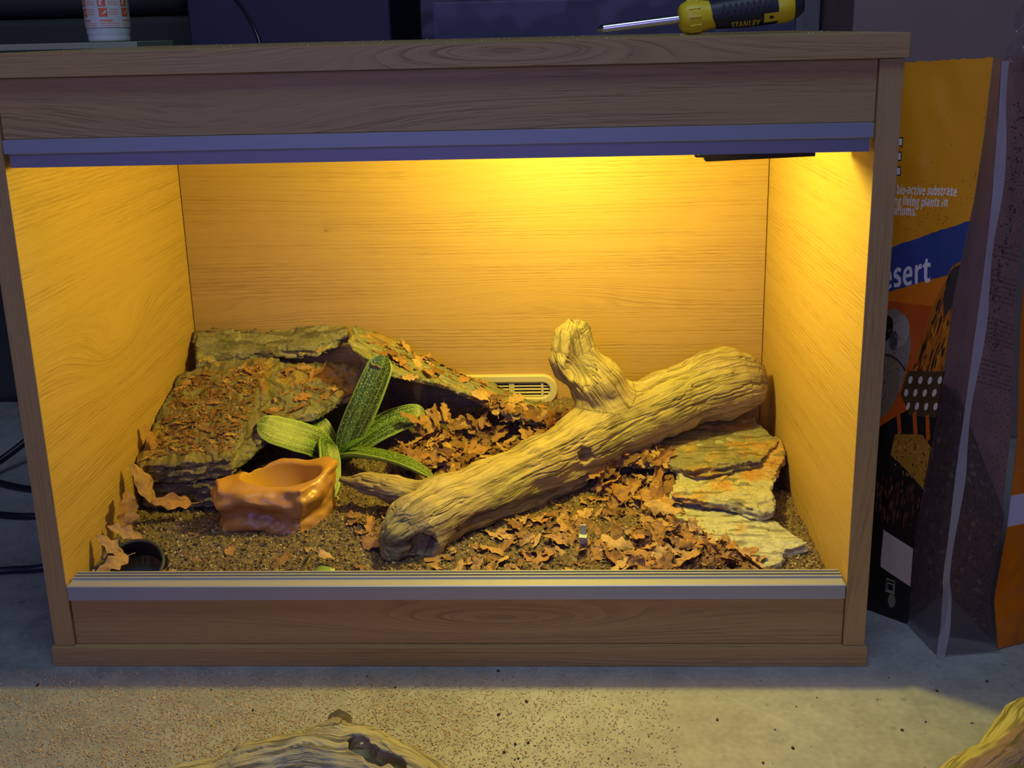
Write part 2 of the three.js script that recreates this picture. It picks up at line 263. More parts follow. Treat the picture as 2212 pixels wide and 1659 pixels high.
{
  const nx = 620, nz = 330, g = gridGeo(nx, nz, (u, v) => { const x = mix(SX0, SX1, u), z = mix(SZ1, SZ0, v); return [x, soilY(x, z), z]; });
  part('soil_bed', paint(g, soilCol), vcol(), soil);
  const c = new THREE.IcosahedronGeometry(1, 0), N = 30000, im = new THREE.InstancedMesh(c, std([1, 1, 1], 0.95), N), M = new THREE.Matrix4(), q = new THREE.Quaternion(), e = new THREE.Euler();
  for (let i = 0; i < N; i++) {
    let x = rr(SX0 + 0.004, SX1 - 0.004), z = SZ1 - 0.003 - Math.pow(rnd(), 1.5) * 0.28; const s = 0.0005 + 0.0013 * rnd() ** 3;
    M.compose(V(x, soilY(x, z) + s * 0.3, z), q.setFromEuler(e.set(rr(0, 6), rr(0, 6), rr(0, 6))), V(s * rr(0.8, 1.4), s * rr(0.6, 1), s * rr(0.8, 1.4))); im.setMatrixAt(i, M);
    const t = rnd(); const k = t < 0.45 ? mix3([0.05, 0.032, 0.015], [0.15, 0.1, 0.045], rnd()) : t < 0.9 ? mix3([0.18, 0.12, 0.055], [0.32, 0.23, 0.11], rnd()) : mix3([0.4, 0.32, 0.18], [0.55, 0.46, 0.3], rnd());
    im.setColorAt(i, new THREE.Color().setRGB(...k));
  }
  im.name = 'soil_crumbs'; im.castShadow = im.receiveShadow = true; soil.add(im);
}
// height map of everything lying inside, for scattering leaves
const GX = 410, GZ = 225, CELL = 0.002, Hmap = new Float32Array(GX * GZ);
const gi = (x, z) => { const i = Math.floor((x + 0.41) / CELL), j = Math.floor((z + 0.45) / CELL); return i < 0 || j < 0 || i >= GX || j >= GZ ? -1 : j * GX + i; };
for (let j = 0; j < GZ; j++) for (let i = 0; i < GX; i++) Hmap[j * GX + i] = soilY(-0.41 + (i + 0.5) * CELL, -0.45 + (j + 0.5) * CELL);
function splat(g) { const p = g.attributes.position; for (let i = 0; i < p.count; i++) { const k = gi(p.getX(i), p.getZ(i)); if (k >= 0) Hmap[k] = Math.max(Hmap[k], p.getY(i)); } }
const HT = (x, z) => { const k = gi(x, z); return k < 0 ? 0.08 : Hmap[k]; };

// ---------------------------------------------------------------- slate slabs
function polyDist(poly, x, z) {
  let d = 1e9, s = 1;
  for (let i = 0, j = poly.length - 1; i < poly.length; j = i++) {
    const [ax, az] = poly[i], [bx, bz] = poly[j], ex = bx - ax, ez = bz - az, wx = x - ax, wz = z - az, t = clamp((wx * ex + wz * ez) / (ex * ex + ez * ez));
    d = Math.min(d, (wx - ex * t) ** 2 + (wz - ez * t) ** 2);
    const c1 = z >= az, c2 = z < bz, c3 = ex * wz > ez * wx; if ((c1 && c2 && c3) || (!c1 && !c2 && !c3)) s = -s;
  }
  return s * Math.sqrt(d);
}
const slateMat = (() => {                                        // cleavage streaks, chips and flecks of split slate
  const W = 1024, c = (i, j) => { const x = i / W, y = j / W, q = y + 0.015 * n3(x * 5, y * 9, 2), l = n3(x * 7, q * 60, 3), l2 = n3(x * 16, q * 170, 5), st = Math.floor((0.5 + n3(x * 4, q * 16, 8)) * 7) / 7, ed = sstep(0.80, 0.97, (0.5 + n3(x * 4, q * 16, 8)) * 7 % 1), f = n3(x * 160, y * 200, 1); return [l, l2, st, ed, f]; };
  const cm = tex(W, W, (i, j) => { const [l, l2, st, ed, f] = c(i, j), v = clamp(0.84 + 0.16 * l + 0.14 * l2 + 0.16 * f - 0.30 * sstep(0.25, 0.5, l2) ); const g = toS(v), wm = sstep(0.35, 0.6, l); return [g, toS(v * (1 - 0.10 * wm)), toS(v * (1 - 0.25 * wm))]; });
  const bm = tex(W, W, (i, j) => { const [l, l2, st, ed, f] = c(i, j), v = clamp(0.35 + 0.45 * st + 0.12 * l2 + 0.10 * f); return [v, v, v]; }, false);
  for (const t of [cm, bm]) t.wrapS = t.wrapT = THREE.MirroredRepeatWrapping;
  return new THREE.MeshStandardMaterial({ vertexColors: true, map: cm, bumpMap: bm, bumpScale: 0.003, roughness: 0.7 });
})();
function slab(label, poly, pl, t, sd, look, opt = {}) {
  const [a, b, c] = pl, nn = Math.hypot(1, b, c), st = opt.step ?? 0.0035, xs = poly.map(p => p[0]), zs = poly.map(p => p[1]);
  const x0 = Math.min(...xs), x1 = Math.max(...xs), z0 = Math.min(...zs), z1 = Math.max(...zs);
  const dirx = opt.dir ? Math.cos(opt.dir) : 1, dirz = opt.dir ? Math.sin(opt.dir) : 0;
  const terr = (x, z) => { const q = 2.2 * n3((x * dirx + z * dirz) * 11 + sd, (-x * dirz + z * dirx) * 24, sd) + 0.9 * n3(x * 60, z * 60, sd + 4), f = Math.floor(q), r = q - f; return (f + sstep(0.78, 0.95, r)) * st * 0.55 + 0.0008 * n3((x * dirx + z * dirz) * 60, (-x * dirz + z * dirx) * 190, sd) + 0.0005 * n3(x * 300, z * 300, sd); };
  const f = (x, y, z) => {
    const h = (y - (a + b * x + c * z)) / nn, lay = Math.floor((h + 0.1) / 0.0032 + 0.6 * n3(x * 20, z * 20, sd)), e = 0.0045 * n3(x * 55 + sd, z * 55, lay * 1.7) + 0.0022 * n3(x * 170, z * 170, lay * 2.3) + 0.003 * n3(lay * 3.1, sd, 0.5);
    const d2 = polyDist(poly, x, z) + e * (opt.rag ?? 1);
    return Math.max(d2, h - terr(x, z), -(h + t + 0.6 * terr(x + 0.3, z)));
  };
  const ys = poly.map(p => a + b * p[0] + c * p[1]), g = sdfMesh(f, [x0 - 0.01, Math.min(...ys) - t - 0.016, z0 - 0.01], [x1 + 0.01, Math.max(...ys) + 0.016, z1 + 0.01], opt.res ?? 0.0016, 2.2);
  // keep inside the cabinet walls
  const p = g.attributes.position; for (let i = 0; i < p.count; i++) { p.setX(i, clamp(p.getX(i), -PIN + 0.0012, PIN - 0.0012)); p.setZ(i, Math.max(p.getZ(i), BACK + 0.0012)); }
  g.computeVertexNormals();
  paint(g, (x, y, z) => {
    const h = (y - (a + b * x + c * z)) / nn, lay = Math.floor(h / 0.0026), v = n3(x * 9 + sd, z * 15, sd), w = fbm(x * 26, z * 26, sd + lay * 0.35, 3), gr = n3(x * 240, y * 240, z * 240);
    const gx = x * dirx + z * dirz, gz = -x * dirz + z * dirx; let col = mix3(look.a, look.b, clamp(0.5 + 1.1 * w + 0.45 * n3(gx * 22, gz * 150 + y * 60, sd + 21)));
    const ru = sstep(look.r0 ?? 0.12, (look.r0 ?? 0.12) + 0.22, v * 0.8 + w * 0.7 + 0.12 * n3(x * 90, z * 90, sd + 2)); col = mix3(col, mix3(look.rust, look.rust2 ?? [0.42, 0.30, 0.09], clamp(0.5 + 1.6 * n3(x * 45, z * 45, sd + 7))), ru * (look.rk ?? 0.85));
    const dk = sstep(0.20, 0.38, n3(gx * 26, gz * 130 + y * 40, sd + 12)); col = mix3(col, [0.06, 0.05, 0.035], dk * 0.6);
    const k = 1 + 0.28 * gr; return [col[0] * k, col[1] * k, col[2] * k];
  });
  { const uv = new Float32Array(p.count * 2); for (let i = 0; i < p.count; i++) { const x = p.getX(i), y = p.getY(i), z = p.getZ(i); uv[2 * i] = (x * dirx + z * dirz) / 0.24 + sd * 0.13; uv[2 * i + 1] = (-x * dirz + z * dirx + y * 0.8) / 0.24 + sd * 0.29; } g.setAttribute('uv', new THREE.BufferAttribute(uv, 2)); }
  splat(g);
  return solo('slate_slab', g, slateMat, label, 'slate');
}
const GREY = { a: [0.15, 0.15, 0.10], b: [0.30, 0.29, 0.20], rust: [0.36, 0.18, 0.05], r0: 0.2 };
const RUSTY = { a: [0.15, 0.135, 0.08], b: [0.28, 0.25, 0.15], rust: [0.32, 0.17, 0.05], r0: 0.08 };
const PALE = { a: [0.38, 0.37, 0.28], b: [0.52, 0.51, 0.40], rust: [0.44, 0.20, 0.04], rust2: [0.48, 0.32, 0.10], r0: 0.08 };
slab('big rust brown slate slab strewn with leaf crumbs, sloping against the left wall', [[-0.396, -0.376], [-0.357, -0.394], [-0.301, -0.404], [-0.273, -0.394], [-0.285, -0.369], [-0.269, -0.321], [-0.277, -0.294], [-0.261, -0.280], [-0.282, -0.233], [-0.286, -0.205], [-0.340, -0.196], [-0.394, -0.190], [-0.402, -0.200], [-0.402, -0.240], [-0.402, -0.291], [-0.401, -0.361]], [0.084, 0, -0.33], 0.026, 1.3, RUSTY, { dir: 1.2 });
slab('grey green slate slab sloping down behind the spotted plant and the water bowl', [[-0.317, -0.410], [-0.239, -0.416], [-0.197, -0.401], [-0.147, -0.395], [-0.150, -0.352], [-0.172, -0.334], [-0.197, -0.302], [-0.236, -0.285], [-0.262, -0.242], [-0.285, -0.205], [-0.312, -0.208], [-0.322, -0.290]], [0.072, 0, -0.33], 0.012, 5.2, { ...GREY, r0: 0.1 }, { dir: 0.6, step: 0.005 });
slab('thick grey slate chunk propping up the front edge of the left slab', [[-0.398, -0.196], [-0.300, -0.200], [-0.285, -0.215], [-0.292, -0.26], [-0.398, -0.26]], [0.116, 0, -0.02], 0.034, 9.1, { a: [0.11, 0.095, 0.07], b: [0.19, 0.16, 0.115], rust: [0.25, 0.13, 0.05], r0: 0.3 }, { rag: 1.2 });
slab('long grey slate slab bridging the top of the left pile against the back wall', [[-0.401, -0.437], [-0.310, -0.440], [-0.259, -0.443], [-0.220, -0.444], [-0.181, -0.442], [-0.181, -0.424], [-0.215, -0.403], [-0.299, -0.398], [-0.349, -0.389], [-0.383, -0.383]], [0.052, 0.02, -0.45], 0.014, 12.4, { ...GREY, r0: 0.16, rust: [0.40, 0.20, 0.05] }, { rag: 1.3, step: 0.005 });
slab('long slate slab leaning down to the right along the back wall, sprinkled with leaves', [[-0.168, -0.419], [-0.149, -0.437], [-0.096, -0.424], [-0.024, -0.413], [0.047, -0.419], [0.112, -0.426], [0.152, -0.432], [0.144, -0.408], [0.099, -0.356], [0.074, -0.337], [0.047, -0.330], [0.013, -0.346], [-0.036, -0.346], [-0.097, -0.304], [-0.127, -0.307], [-0.161, -0.340]], [0.1938, -0.4615, 0.0408], 0.011, 17.7, { ...GREY, r0: 0.14 }, { dir: 0.1, step: 0.005 });
slab('brown stained slate slab lying under the log in the right back corner', [[0.302, -0.383], [0.370, -0.412], [0.383, -0.345], [0.399, -0.299], [0.364, -0.249], [0.280, -0.223], [0.249, -0.247], [0.192, -0.259], [0.162, -0.241], [0.171, -0.306]], [0.101, 0.02, -0.06], 0.012, 23.1, { a: [0.17, 0.16, 0.11], b: [0.28, 0.26, 0.18], rust: [0.36, 0.17, 0.05], r0: 0.02 }, {});
slab('pale slate slab with orange and ochre patches against the right wall', [[0.264, -0.282], [0.279, -0.301], [0.329, -0.315], [0.353, -0.311], [0.400, -0.317], [0.404, -0.280], [0.378, -0.228], [0.370, -0.208], [0.372, -0.183], [0.364, -0.164], [0.350, -0.159], [0.318, -0.175], [0.276, -0.188], [0.250, -0.197], [0.265, -0.234], [0.259, -0.258]], [0.064, 0, -0.2], 0.011, 31.9, { ...PALE, r0: -0.06 }, { step: 0.004 });
slab('smooth pale grey slate slab lowest at the front right, half covered by leaves', [[0.250, -0.218], [0.313, -0.212], [0.351, -0.172], [0.370, -0.158], [0.393, -0.116], [0.368, -0.104], [0.356, -0.076], [0.325, -0.067], [0.289, -0.061], [0.254, -0.095], [0.227, -0.140], [0.235, -0.173]], [0.070, 0, -0.09], 0.012, 40.3, { ...PALE, a: [0.42, 0.43, 0.34], b: [0.52, 0.52, 0.42], r0: 0.22 }, { step: 0.0028 });
slab('small yellowish slate chip under the edge of the orange patched slab', [[0.222, -0.262], [0.262, -0.290], [0.275, -0.25], [0.258, -0.225], [0.228, -0.24]], [0.100, 0, 0], 0.008, 47.0, { a: [0.30, 0.27, 0.10], b: [0.42, 0.36, 0.14], rust: [0.45, 0.3, 0.05], r0: 0.2 }, {});
slab('thin slate piece lying behind the upright stub of the log', [[0.100, -0.440], [0.139, -0.443], [0.175, -0.437], [0.170, -0.395], [0.118, -0.400]], [0.020, 0, -0.21], 0.009, 52.0, { ...GREY, a: [0.25, 0.22, 0.11], b: [0.36, 0.31, 0.16] }, {});
slab('flat slate piece peeping out of the leaves to the right of the spotted plant', [[-0.095, -0.30], [-0.02, -0.325], [-0.025, -0.27], [-0.06, -0.245], [-0.10, -0.262]], [0.113, 0, -0.02], 0.008, 58.0, { ...GREY, r0: 0.05 }, {});
slab('dark slate piece added upright to darken the gap under the leaning slab', [[-0.150, -0.440], [-0.150, -0.401], [0.078, -0.401], [0.062, -0.412], [-0.04, -0.427]], [-1.105, 0, -3], 0.008, 63.0, { a: [0.10, 0.085, 0.05], b: [0.17, 0.14, 0.085], rust: [0.2, 0.12, 0.05], r0: 0.3 }, { rag: 0.5, step: 0.002 });  // put in to make the hollow under the leaning slab dark
// ---------------------------------------------------------------- driftwood
// chains of [x, y, z, r]; grain follows each chain
function makeChains(defs) {
  return defs.map(ch => {
    const pts = ch.pts, fr = []; let s = 0;
    for (let i = 0; i + 1 < pts.length; i++) {
      const a = V(...pts[i].slice(0, 3)), b = V(...pts[i + 1].slice(0, 3)), d = b.clone().sub(a), L = d.length(); d.divideScalar(L);
      let e1; if (i === 0) e1 = Math.abs(d.y) < 0.8 ? V(0, 1, 0) : V(0, 0, 1); else e1 = fr[i - 1].e1.clone();
      e1.addScaledVector(d, -e1.dot(d)).normalize(); const e2 = V(0, 0, 0).crossVectors(d, e1);
      fr.push({ a, d, L, e1, e2, s, r0: pts[i][3], r1: pts[i + 1][3] }); s += L;
    }
    return { fr, k: ch.k ?? 0.012, t0: ch.t0 ?? 0 };
  });
}
const CD = { d: 0, s: 0, u: 0, v: 0 };
function chainDist(c, x, y, z, full) {
  let D = 1e9, best = 1e9, S = 0, Uu = 0, Vv = 0;
  for (const f of c.fr) {
    const wx = x - f.a.x, wy = y - f.a.y, wz = z - f.a.z, tr = wx * f.d.x + wy * f.d.y + wz * f.d.z, t = clamp(tr, 0, f.L);
    const px = wx - f.d.x * t, py = wy - f.d.y * t, pz = wz - f.d.z * t, d = Math.sqrt(px * px + py * py + pz * pz) - mix(f.r0, f.r1, t / f.L);
    D = D > 1e8 ? d : smin(D, d, c.k);
    if (full && d < best) { best = d; S = f.s + t; Uu = px * f.e1.x + py * f.e1.y + pz * f.e1.z; Vv = px * f.e2.x + py * f.e2.y + pz * f.e2.z; }
  }
  CD.d = D; CD.s = S; CD.u = Uu; CD.v = Vv; return D;
}
function driftwood(defs, lo, hi, res, o) {
  const C = makeChains(defs);
  const f = (x, y, z) => {
    let d = 1e9; for (const c of C) { const q = chainDist(c, x, y, z); d = d > 1e8 ? q : smin(d, q, o.k ?? 0.022); }
    d += 0.004 * n3(x * 22, y * 22, z * 22 + o.sd) + 0.002 * n3(x * 60, y * 60, z * 60 + o.sd);
    if (o.cut) d = o.cut(d, x, y, z);
    return d;
  };
  const g = sdfMesh(f, lo, hi, res, 1.5), p = g.attributes.position, n = g.attributes.normal, col = new Float32Array(p.count * 3), uv = new Float32Array(p.count * 2);
  const A = o.amp ?? 1;
  for (let i = 0; i < p.count; i++) {
    const x = p.getX(i), y = p.getY(i), z = p.getZ(i); let ws = 0, G = 0, T = 0, K = 0, bd = 1e9;
    C.forEach((c, ci) => {
      chainDist(c, x, y, z, true); if (CD.d < bd) { bd = CD.d; let th = Math.atan2(CD.v, CD.u) - c.t0; th = Math.abs(th - Math.round(th / (2 * Math.PI)) * 2 * Math.PI); uv[2 * i] = (CD.s + ci * 0.07) / 0.22; uv[2 * i + 1] = th * 0.036 / 0.115 + ci * 0.31; }
      const w = Math.exp(-Math.max(CD.d + 0.004, 0) / 0.007) + 1e-6, sd = o.sd + ci * 5.3, s = CD.s;
      const wu = CD.u + 0.0035 * n3(CD.u * 40, CD.v * 40, s * 16 + sd), wv = CD.v + 0.0035 * n3(CD.u * 40 + 7, CD.v * 40, s * 16 + sd);
      const cr = Math.abs(n3(wu * 120, wv * 120, s * 6 + sd)), cr2 = Math.abs(n3(wu * 260 + 3, wv * 260, s * 11 + sd));
      const crack = (1 - sstep(0, 0.16, cr)) * sstep(-0.15, 0.25, n3(wu * 30, wv * 30, s * 9 + sd + 2));
      const fine = 1 - sstep(0, 0.22, cr2), co = n3(wu * 48, wv * 48, s * 5 + sd + 4), ex = n3(wu * 420, wv * 420, s * 30 + sd);
      G += w * (0.0015 * co - 0.0018 * crack - 0.0005 * fine + 0.0003 * ex); 
      T += w * (0.55 * n3(wu * 130, wv * 130, s * 6 + sd + 8) + 0.5 * n3(wu * 330, wv * 330, s * 14 + sd + 9));
      K += w * sstep(0.18, 0.42, n3(wu * 160, wv * 160, s * 9 + sd + 15)); ws += w;
    });
    G = G / ws * A; T /= ws; K /= ws;
    p.setXYZ(i, x + n.getX(i) * G, Math.max(o.floor ?? -1, y + n.getY(i) * G), z + n.getZ(i) * G);
    const c = o.color(x, y, z, T, K, n.getX(i), n.getY(i), n.getZ(i)); col[3 * i] = c[0]; col[3 * i + 1] = c[1]; col[3 * i + 2] = c[2];
  }
  g.setAttribute('color', new THREE.BufferAttribute(col, 3)); g.setAttribute('uv', new THREE.BufferAttribute(uv, 2)); g.computeVertexNormals(); return g;
}
const seg = (x, y, z, a, b) => { const ex = b[0] - a[0], ey = b[1] - a[1], ez = b[2] - a[2], t = clamp(((x - a[0]) * ex + (y - a[1]) * ey + (z - a[2]) * ez) / (ex * ex + ey * ey + ez * ez)); return Math.hypot(x - a[0] - ex * t, y - a[1] - ey * t, z - a[2] - ez * t); };
const grainTex = (() => {                                        // long dark fissures of weathered wood, along u
  const W = 1024, c = (i, j) => { const x = i / W * 0.22, y = j / W * 0.115, q = y + 0.0020 * n3(x * 14, y * 30, 3) + 0.0008 * n3(x * 50, y * 90, 4), a = Math.abs(n3(x * 16, q * 300, 1)), b = Math.abs(n3(x * 34 + 5, q * 640, 2)), k = sstep(-0.1, 0.35, n3(x * 18, q * 140, 7)), f = (1 - sstep(0.03, 0.12, a)) * k, h = (1 - sstep(0.02, 0.12, b)) * (0.12 + 0.45 * k); return [Math.max(f, h), n3(x * 40, q * 900, 9)]; };
  const cm = tex(W, W, (i, j) => { const [f, s] = c(i, j), v = toS(clamp(0.90 + 0.10 * s - 0.44 * f)); return [v, v * 0.99, v * 0.97]; }), bm = tex(W, W, (i, j) => { const [f, s] = c(i, j), v = clamp(0.82 + 0.12 * s - 0.8 * f); return [v, v, v]; }, false);
  for (const t of [cm, bm]) t.wrapS = t.wrapT = THREE.MirroredRepeatWrapping; return { map: cm, bumpMap: bm };
})();
const woodSkin = () => new THREE.MeshStandardMaterial({ vertexColors: true, roughness: 0.88, bumpScale: 0.0016, ...grainTex });
const weathered = (x, y, z, T, K) => {
  let c = mix3([0.31, 0.25, 0.135], [0.47, 0.395, 0.23], clamp(0.5 + 0.7 * T)); c = mix3(c, [0.34, 0.34, 0.11], 0.45 * sstep(0.05, 0.35, n3(x * 9, y * 9, z * 9 + 3))); return mix3(c, [0.12, 0.09, 0.05], K * 0.4);
};
{
  const main = { k: 0.016, t0: -0.9, pts: [[-0.066, 0.1075, -0.088, 0.022], [-0.047, 0.1135, -0.105, 0.030], [-0.019, 0.1145, -0.14, 0.031], [0.032, 0.1166, -0.19, 0.030], [0.0932, 0.1262, -0.235, 0.031], [0.1522, 0.1385, -0.275, 0.037], [0.2137, 0.1549, -0.31, 0.040], [0.2645, 0.1674, -0.335, 0.041], [0.3158, 0.181, -0.355, 0.042], [0.342, 0.1825, -0.365, 0.042], [0.3585, 0.1800, -0.372, 0.040]] };
  const stub = { k: 0.010, t0: 1.75, pts: [[0.195, 0.163, -0.302, 0.033], [0.1660, 0.2040, -0.300, 0.0335], [0.1415, 0.2360, -0.302, 0.0285], [0.1370, 0.2600, -0.304, 0.0205], [0.1365, 0.273, -0.304, 0.012]] };
  const lip = { k: 0.01, pts: [[0.128, 0.232, -0.296, 0.014], [0.118, 0.244, -0.296, 0.0065], [0.119, 0.252, -0.297, 0.004]] };
  const tip = { k: 0.006, pts: [[0.139, 0.268, -0.300, 0.012], [0.1485, 0.2768, -0.299, 0.0058], [0.1495, 0.2845, -0.299, 0.0022]] };
  const tip2 = { k: 0.006, pts: [[0.128, 0.268, -0.305, 0.010], [0.1335, 0.2795, -0.305, 0.003]] };
  const under = { k: 0.008, t0: -0.9, pts: [[-0.052, 0.097, -0.1000, 0.013], [-0.0175, 0.0995, -0.130, 0.0160], [0.033, 0.0980, -0.1745, 0.0165], [0.087, 0.0930, -0.2185, 0.016], [0.133, 0.100, -0.2455, 0.015]] };
  const branch = { k: 0.02, t0: 0.9, pts: [[0.004, 0.113, -0.178, 0.023], [-0.0383, 0.1115, -0.172, 0.0165], [-0.0845, 0.1145, -0.183, 0.0135], [-0.1195, 0.1190, -0.192, 0.0095], [-0.1490, 0.1215, -0.199, 0.006]] };
  const foot = { k: 0.01, pts: [[-0.056, 0.098, -0.090, 0.016], [-0.073, 0.0885, -0.083, 0.0075], [-0.0755, 0.086, -0.079, 0.005]] };
  const foot2 = { k: 0.01, pts: [[-0.03, 0.098, -0.10, 0.016], [-0.026, 0.088, -0.088, 0.009]] };
  const g = driftwood([main, stub, lip, tip, tip2, branch, foot, foot2, under], [-0.165, 0.06, -0.435], [0.41, 0.295, -0.05], 0.00125, {
    sd: 4.4, k: 0.020, color: weathered,
    cut: (d, x, y, z) => {
      // scooped broken face of the stub, knot hole, hollow front end and the peeled underside
      d = smax(d, -(seg(x, y, z, [0.1560, 0.292, -0.2735], [0.1440, 0.238, -0.2645]) - 0.0235), 0.003); d = smax(d, -(Math.hypot(x - 0.1415, y - 0.289, z + 0.303) - 0.0095), 0.004);
      d = smax(d, -(seg(x, y, z, [-0.06, 0.100, -0.072], [-0.036, 0.101, -0.083]) - 0.011 - 0.004 * n3(x * 120, y * 120, z * 120)), 0.008);
      const e = 0.004 * n3(x * 70, y * 70, z * 70);
      const line = (A, r) => { let q = 1e9; for (let i = 0; i + 1 < A.length; i++) q = Math.min(q, seg(x, y, z, A[i], A[i + 1])); return q - r; };
      d = smin(d, line([[-0.066, 0.1150, -0.072], [-0.0444, 0.1200, -0.0855], [-0.0163, 0.1175, -0.1120], [0.0336, 0.1115, -0.1565], [0.0874, 0.1045, -0.2005], [0.133, 0.1090, -0.2265], [0.160, 0.118, -0.245]], 0.0045) + e * 0.8, 0.010);
      d = smax(d, -(line([[-0.0444, 0.1100, -0.0790], [-0.0163, 0.1075, -0.1055], [0.0336, 0.1015, -0.1500], [0.0874, 0.0950, -0.1940], [0.133, 0.0995, -0.2200], [0.150, 0.105, -0.232]], 0.0088) + e * 0.8), 0.001);
      d = smin(d, seg(x, y, z, [-0.060, 0.098, -0.076], [-0.074, 0.0885, -0.072]) - 0.0075 + e, 0.004);
      const knot = Math.exp(-(((x - 0.144) ** 2 + (y - 0.141) ** 2 + (z + 0.236) ** 2) / 0.00040)); d -= 0.002 * knot;
      d = smax(d, -(Math.hypot((x - 0.1465), (y - 0.1375), (z + 0.2325)) - 0.0090 - 0.002 * n3(x * 200, y * 200, z * 200)), 0.006);
      return Math.max(d, x - 0.4015);
    }
  });
  solo('driftwood_log', g, woodSkin(), 'weathered forked driftwood log lying across the soil inside the vivarium', 'log');
}
{ // foreground pieces lying on the concrete
  const F = (x, y, z, T, K, nx, ny) => { let c = mix3([0.34, 0.32, 0.27], [0.50, 0.46, 0.36], clamp(0.5 + T)); c = mix3(c, [0.44, 0.38, 0.18], 0.6 * sstep(-0.05, 0.25, n3(x * 8 + 2, y * 8, z * 8))); return mix3(c, [0.10, 0.09, 0.07], K * 0.8); };
  const a = { k: 0.03, pts: [[-0.33, 0.022, 0.315, 0.018], [-0.25, 0.032, 0.27, 0.024], [-0.195, 0.036, 0.24, 0.026], [-0.14, 0.038, 0.222, 0.028], [-0.098, 0.040, 0.212, 0.031], [-0.05, 0.038, 0.215, 0.030], [-0.01, 0.034, 0.235, 0.028], [0.04, 0.028, 0.27, 0.024], [0.10, 0.022, 0.32, 0.02]] };
  const peak = { k: 0.012, pts: [[-0.095, 0.045, 0.205, 0.024], [-0.0925, 0.062, 0.192, 0.0085], [-0.0835, 0.0705, 0.185, 0.0042]] };
  const ridge = { k: 0.012, pts: [[-0.0835, 0.0665, 0.186, 0.006], [-0.052, 0.0600, 0.193, 0.0075], [-0.020, 0.0560, 0.207, 0.007], [0.018, 0.046, 0.232, 0.006]] };
  const g = driftwood([a, peak, ridge], [-0.36, -0.004, 0.15], [0.13, 0.085, 0.35], 0.0014, { sd: 11.2, k: 0.014, floor: 0.0005, color: F, amp: 0.9, cut: (d, x, y, z) => Math.max(smax(d, -(seg(x, y, z, [-0.06, 0.066, 0.212], [0.01, 0.056, 0.245]) - 0.009 - 0.003 * n3(x * 90, y * 90, z * 90)), 0.005), 0.001 - y) });
  solo('driftwood_branch', g, woodSkin(), 'grey weathered driftwood with a pointed ridge on the concrete in front of the vivarium', 'driftwood');
  const hook = gridGeo(10, 6, (u, v) => { const t = u * Math.PI; return [-0.091 + 0.021 * u + 0.001 * n3(u * 9, v * 9, 1), 0.0715 + 0.0075 * Math.sin(t) * (0.4 + 0.6 * v) + 0.002 * n3(u * 7, v * 5, 2) - 0.003 * u, 0.186 - 0.012 * v + 0.002 * n3(u * 6, v * 6, 5)]; });
  const hk = solo('bark_flake', hook, std([0.10, 0.075, 0.04], 0.9, { side: THREE.DoubleSide }), 'dark curled bark flake on the peak of the driftwood in front of the vivarium', 'bark'); 
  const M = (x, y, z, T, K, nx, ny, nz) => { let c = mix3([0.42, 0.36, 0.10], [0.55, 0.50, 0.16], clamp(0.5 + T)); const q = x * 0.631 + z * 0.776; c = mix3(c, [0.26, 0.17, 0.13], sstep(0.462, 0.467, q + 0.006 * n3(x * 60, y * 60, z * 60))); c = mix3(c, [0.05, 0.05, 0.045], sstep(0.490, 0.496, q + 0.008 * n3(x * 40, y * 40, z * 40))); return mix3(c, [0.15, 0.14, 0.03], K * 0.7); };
  const b = { k: 0.03, pts: [[0.71, 0.048, 0.058, 0.047], [0.624, 0.048, 0.126, 0.049], [0.528, 0.046, 0.201, 0.048], [0.436, 0.044, 0.276, 0.046], [0.36, 0.036, 0.34, 0.037]] };
  const g2 = driftwood([b], [0.31, -0.004, -0.01], [0.76, 0.115, 0.39], 0.0018, { sd: 15.2, floor: 0.0005, color: M, amp: 0.8, cut: (d, x, y, z) => Math.max(d, 0.001 - y) });
  solo('driftwood_branch', g2, woodSkin(), 'mossy yellow green driftwood log at the bottom right corner of the photo', 'driftwood');
}

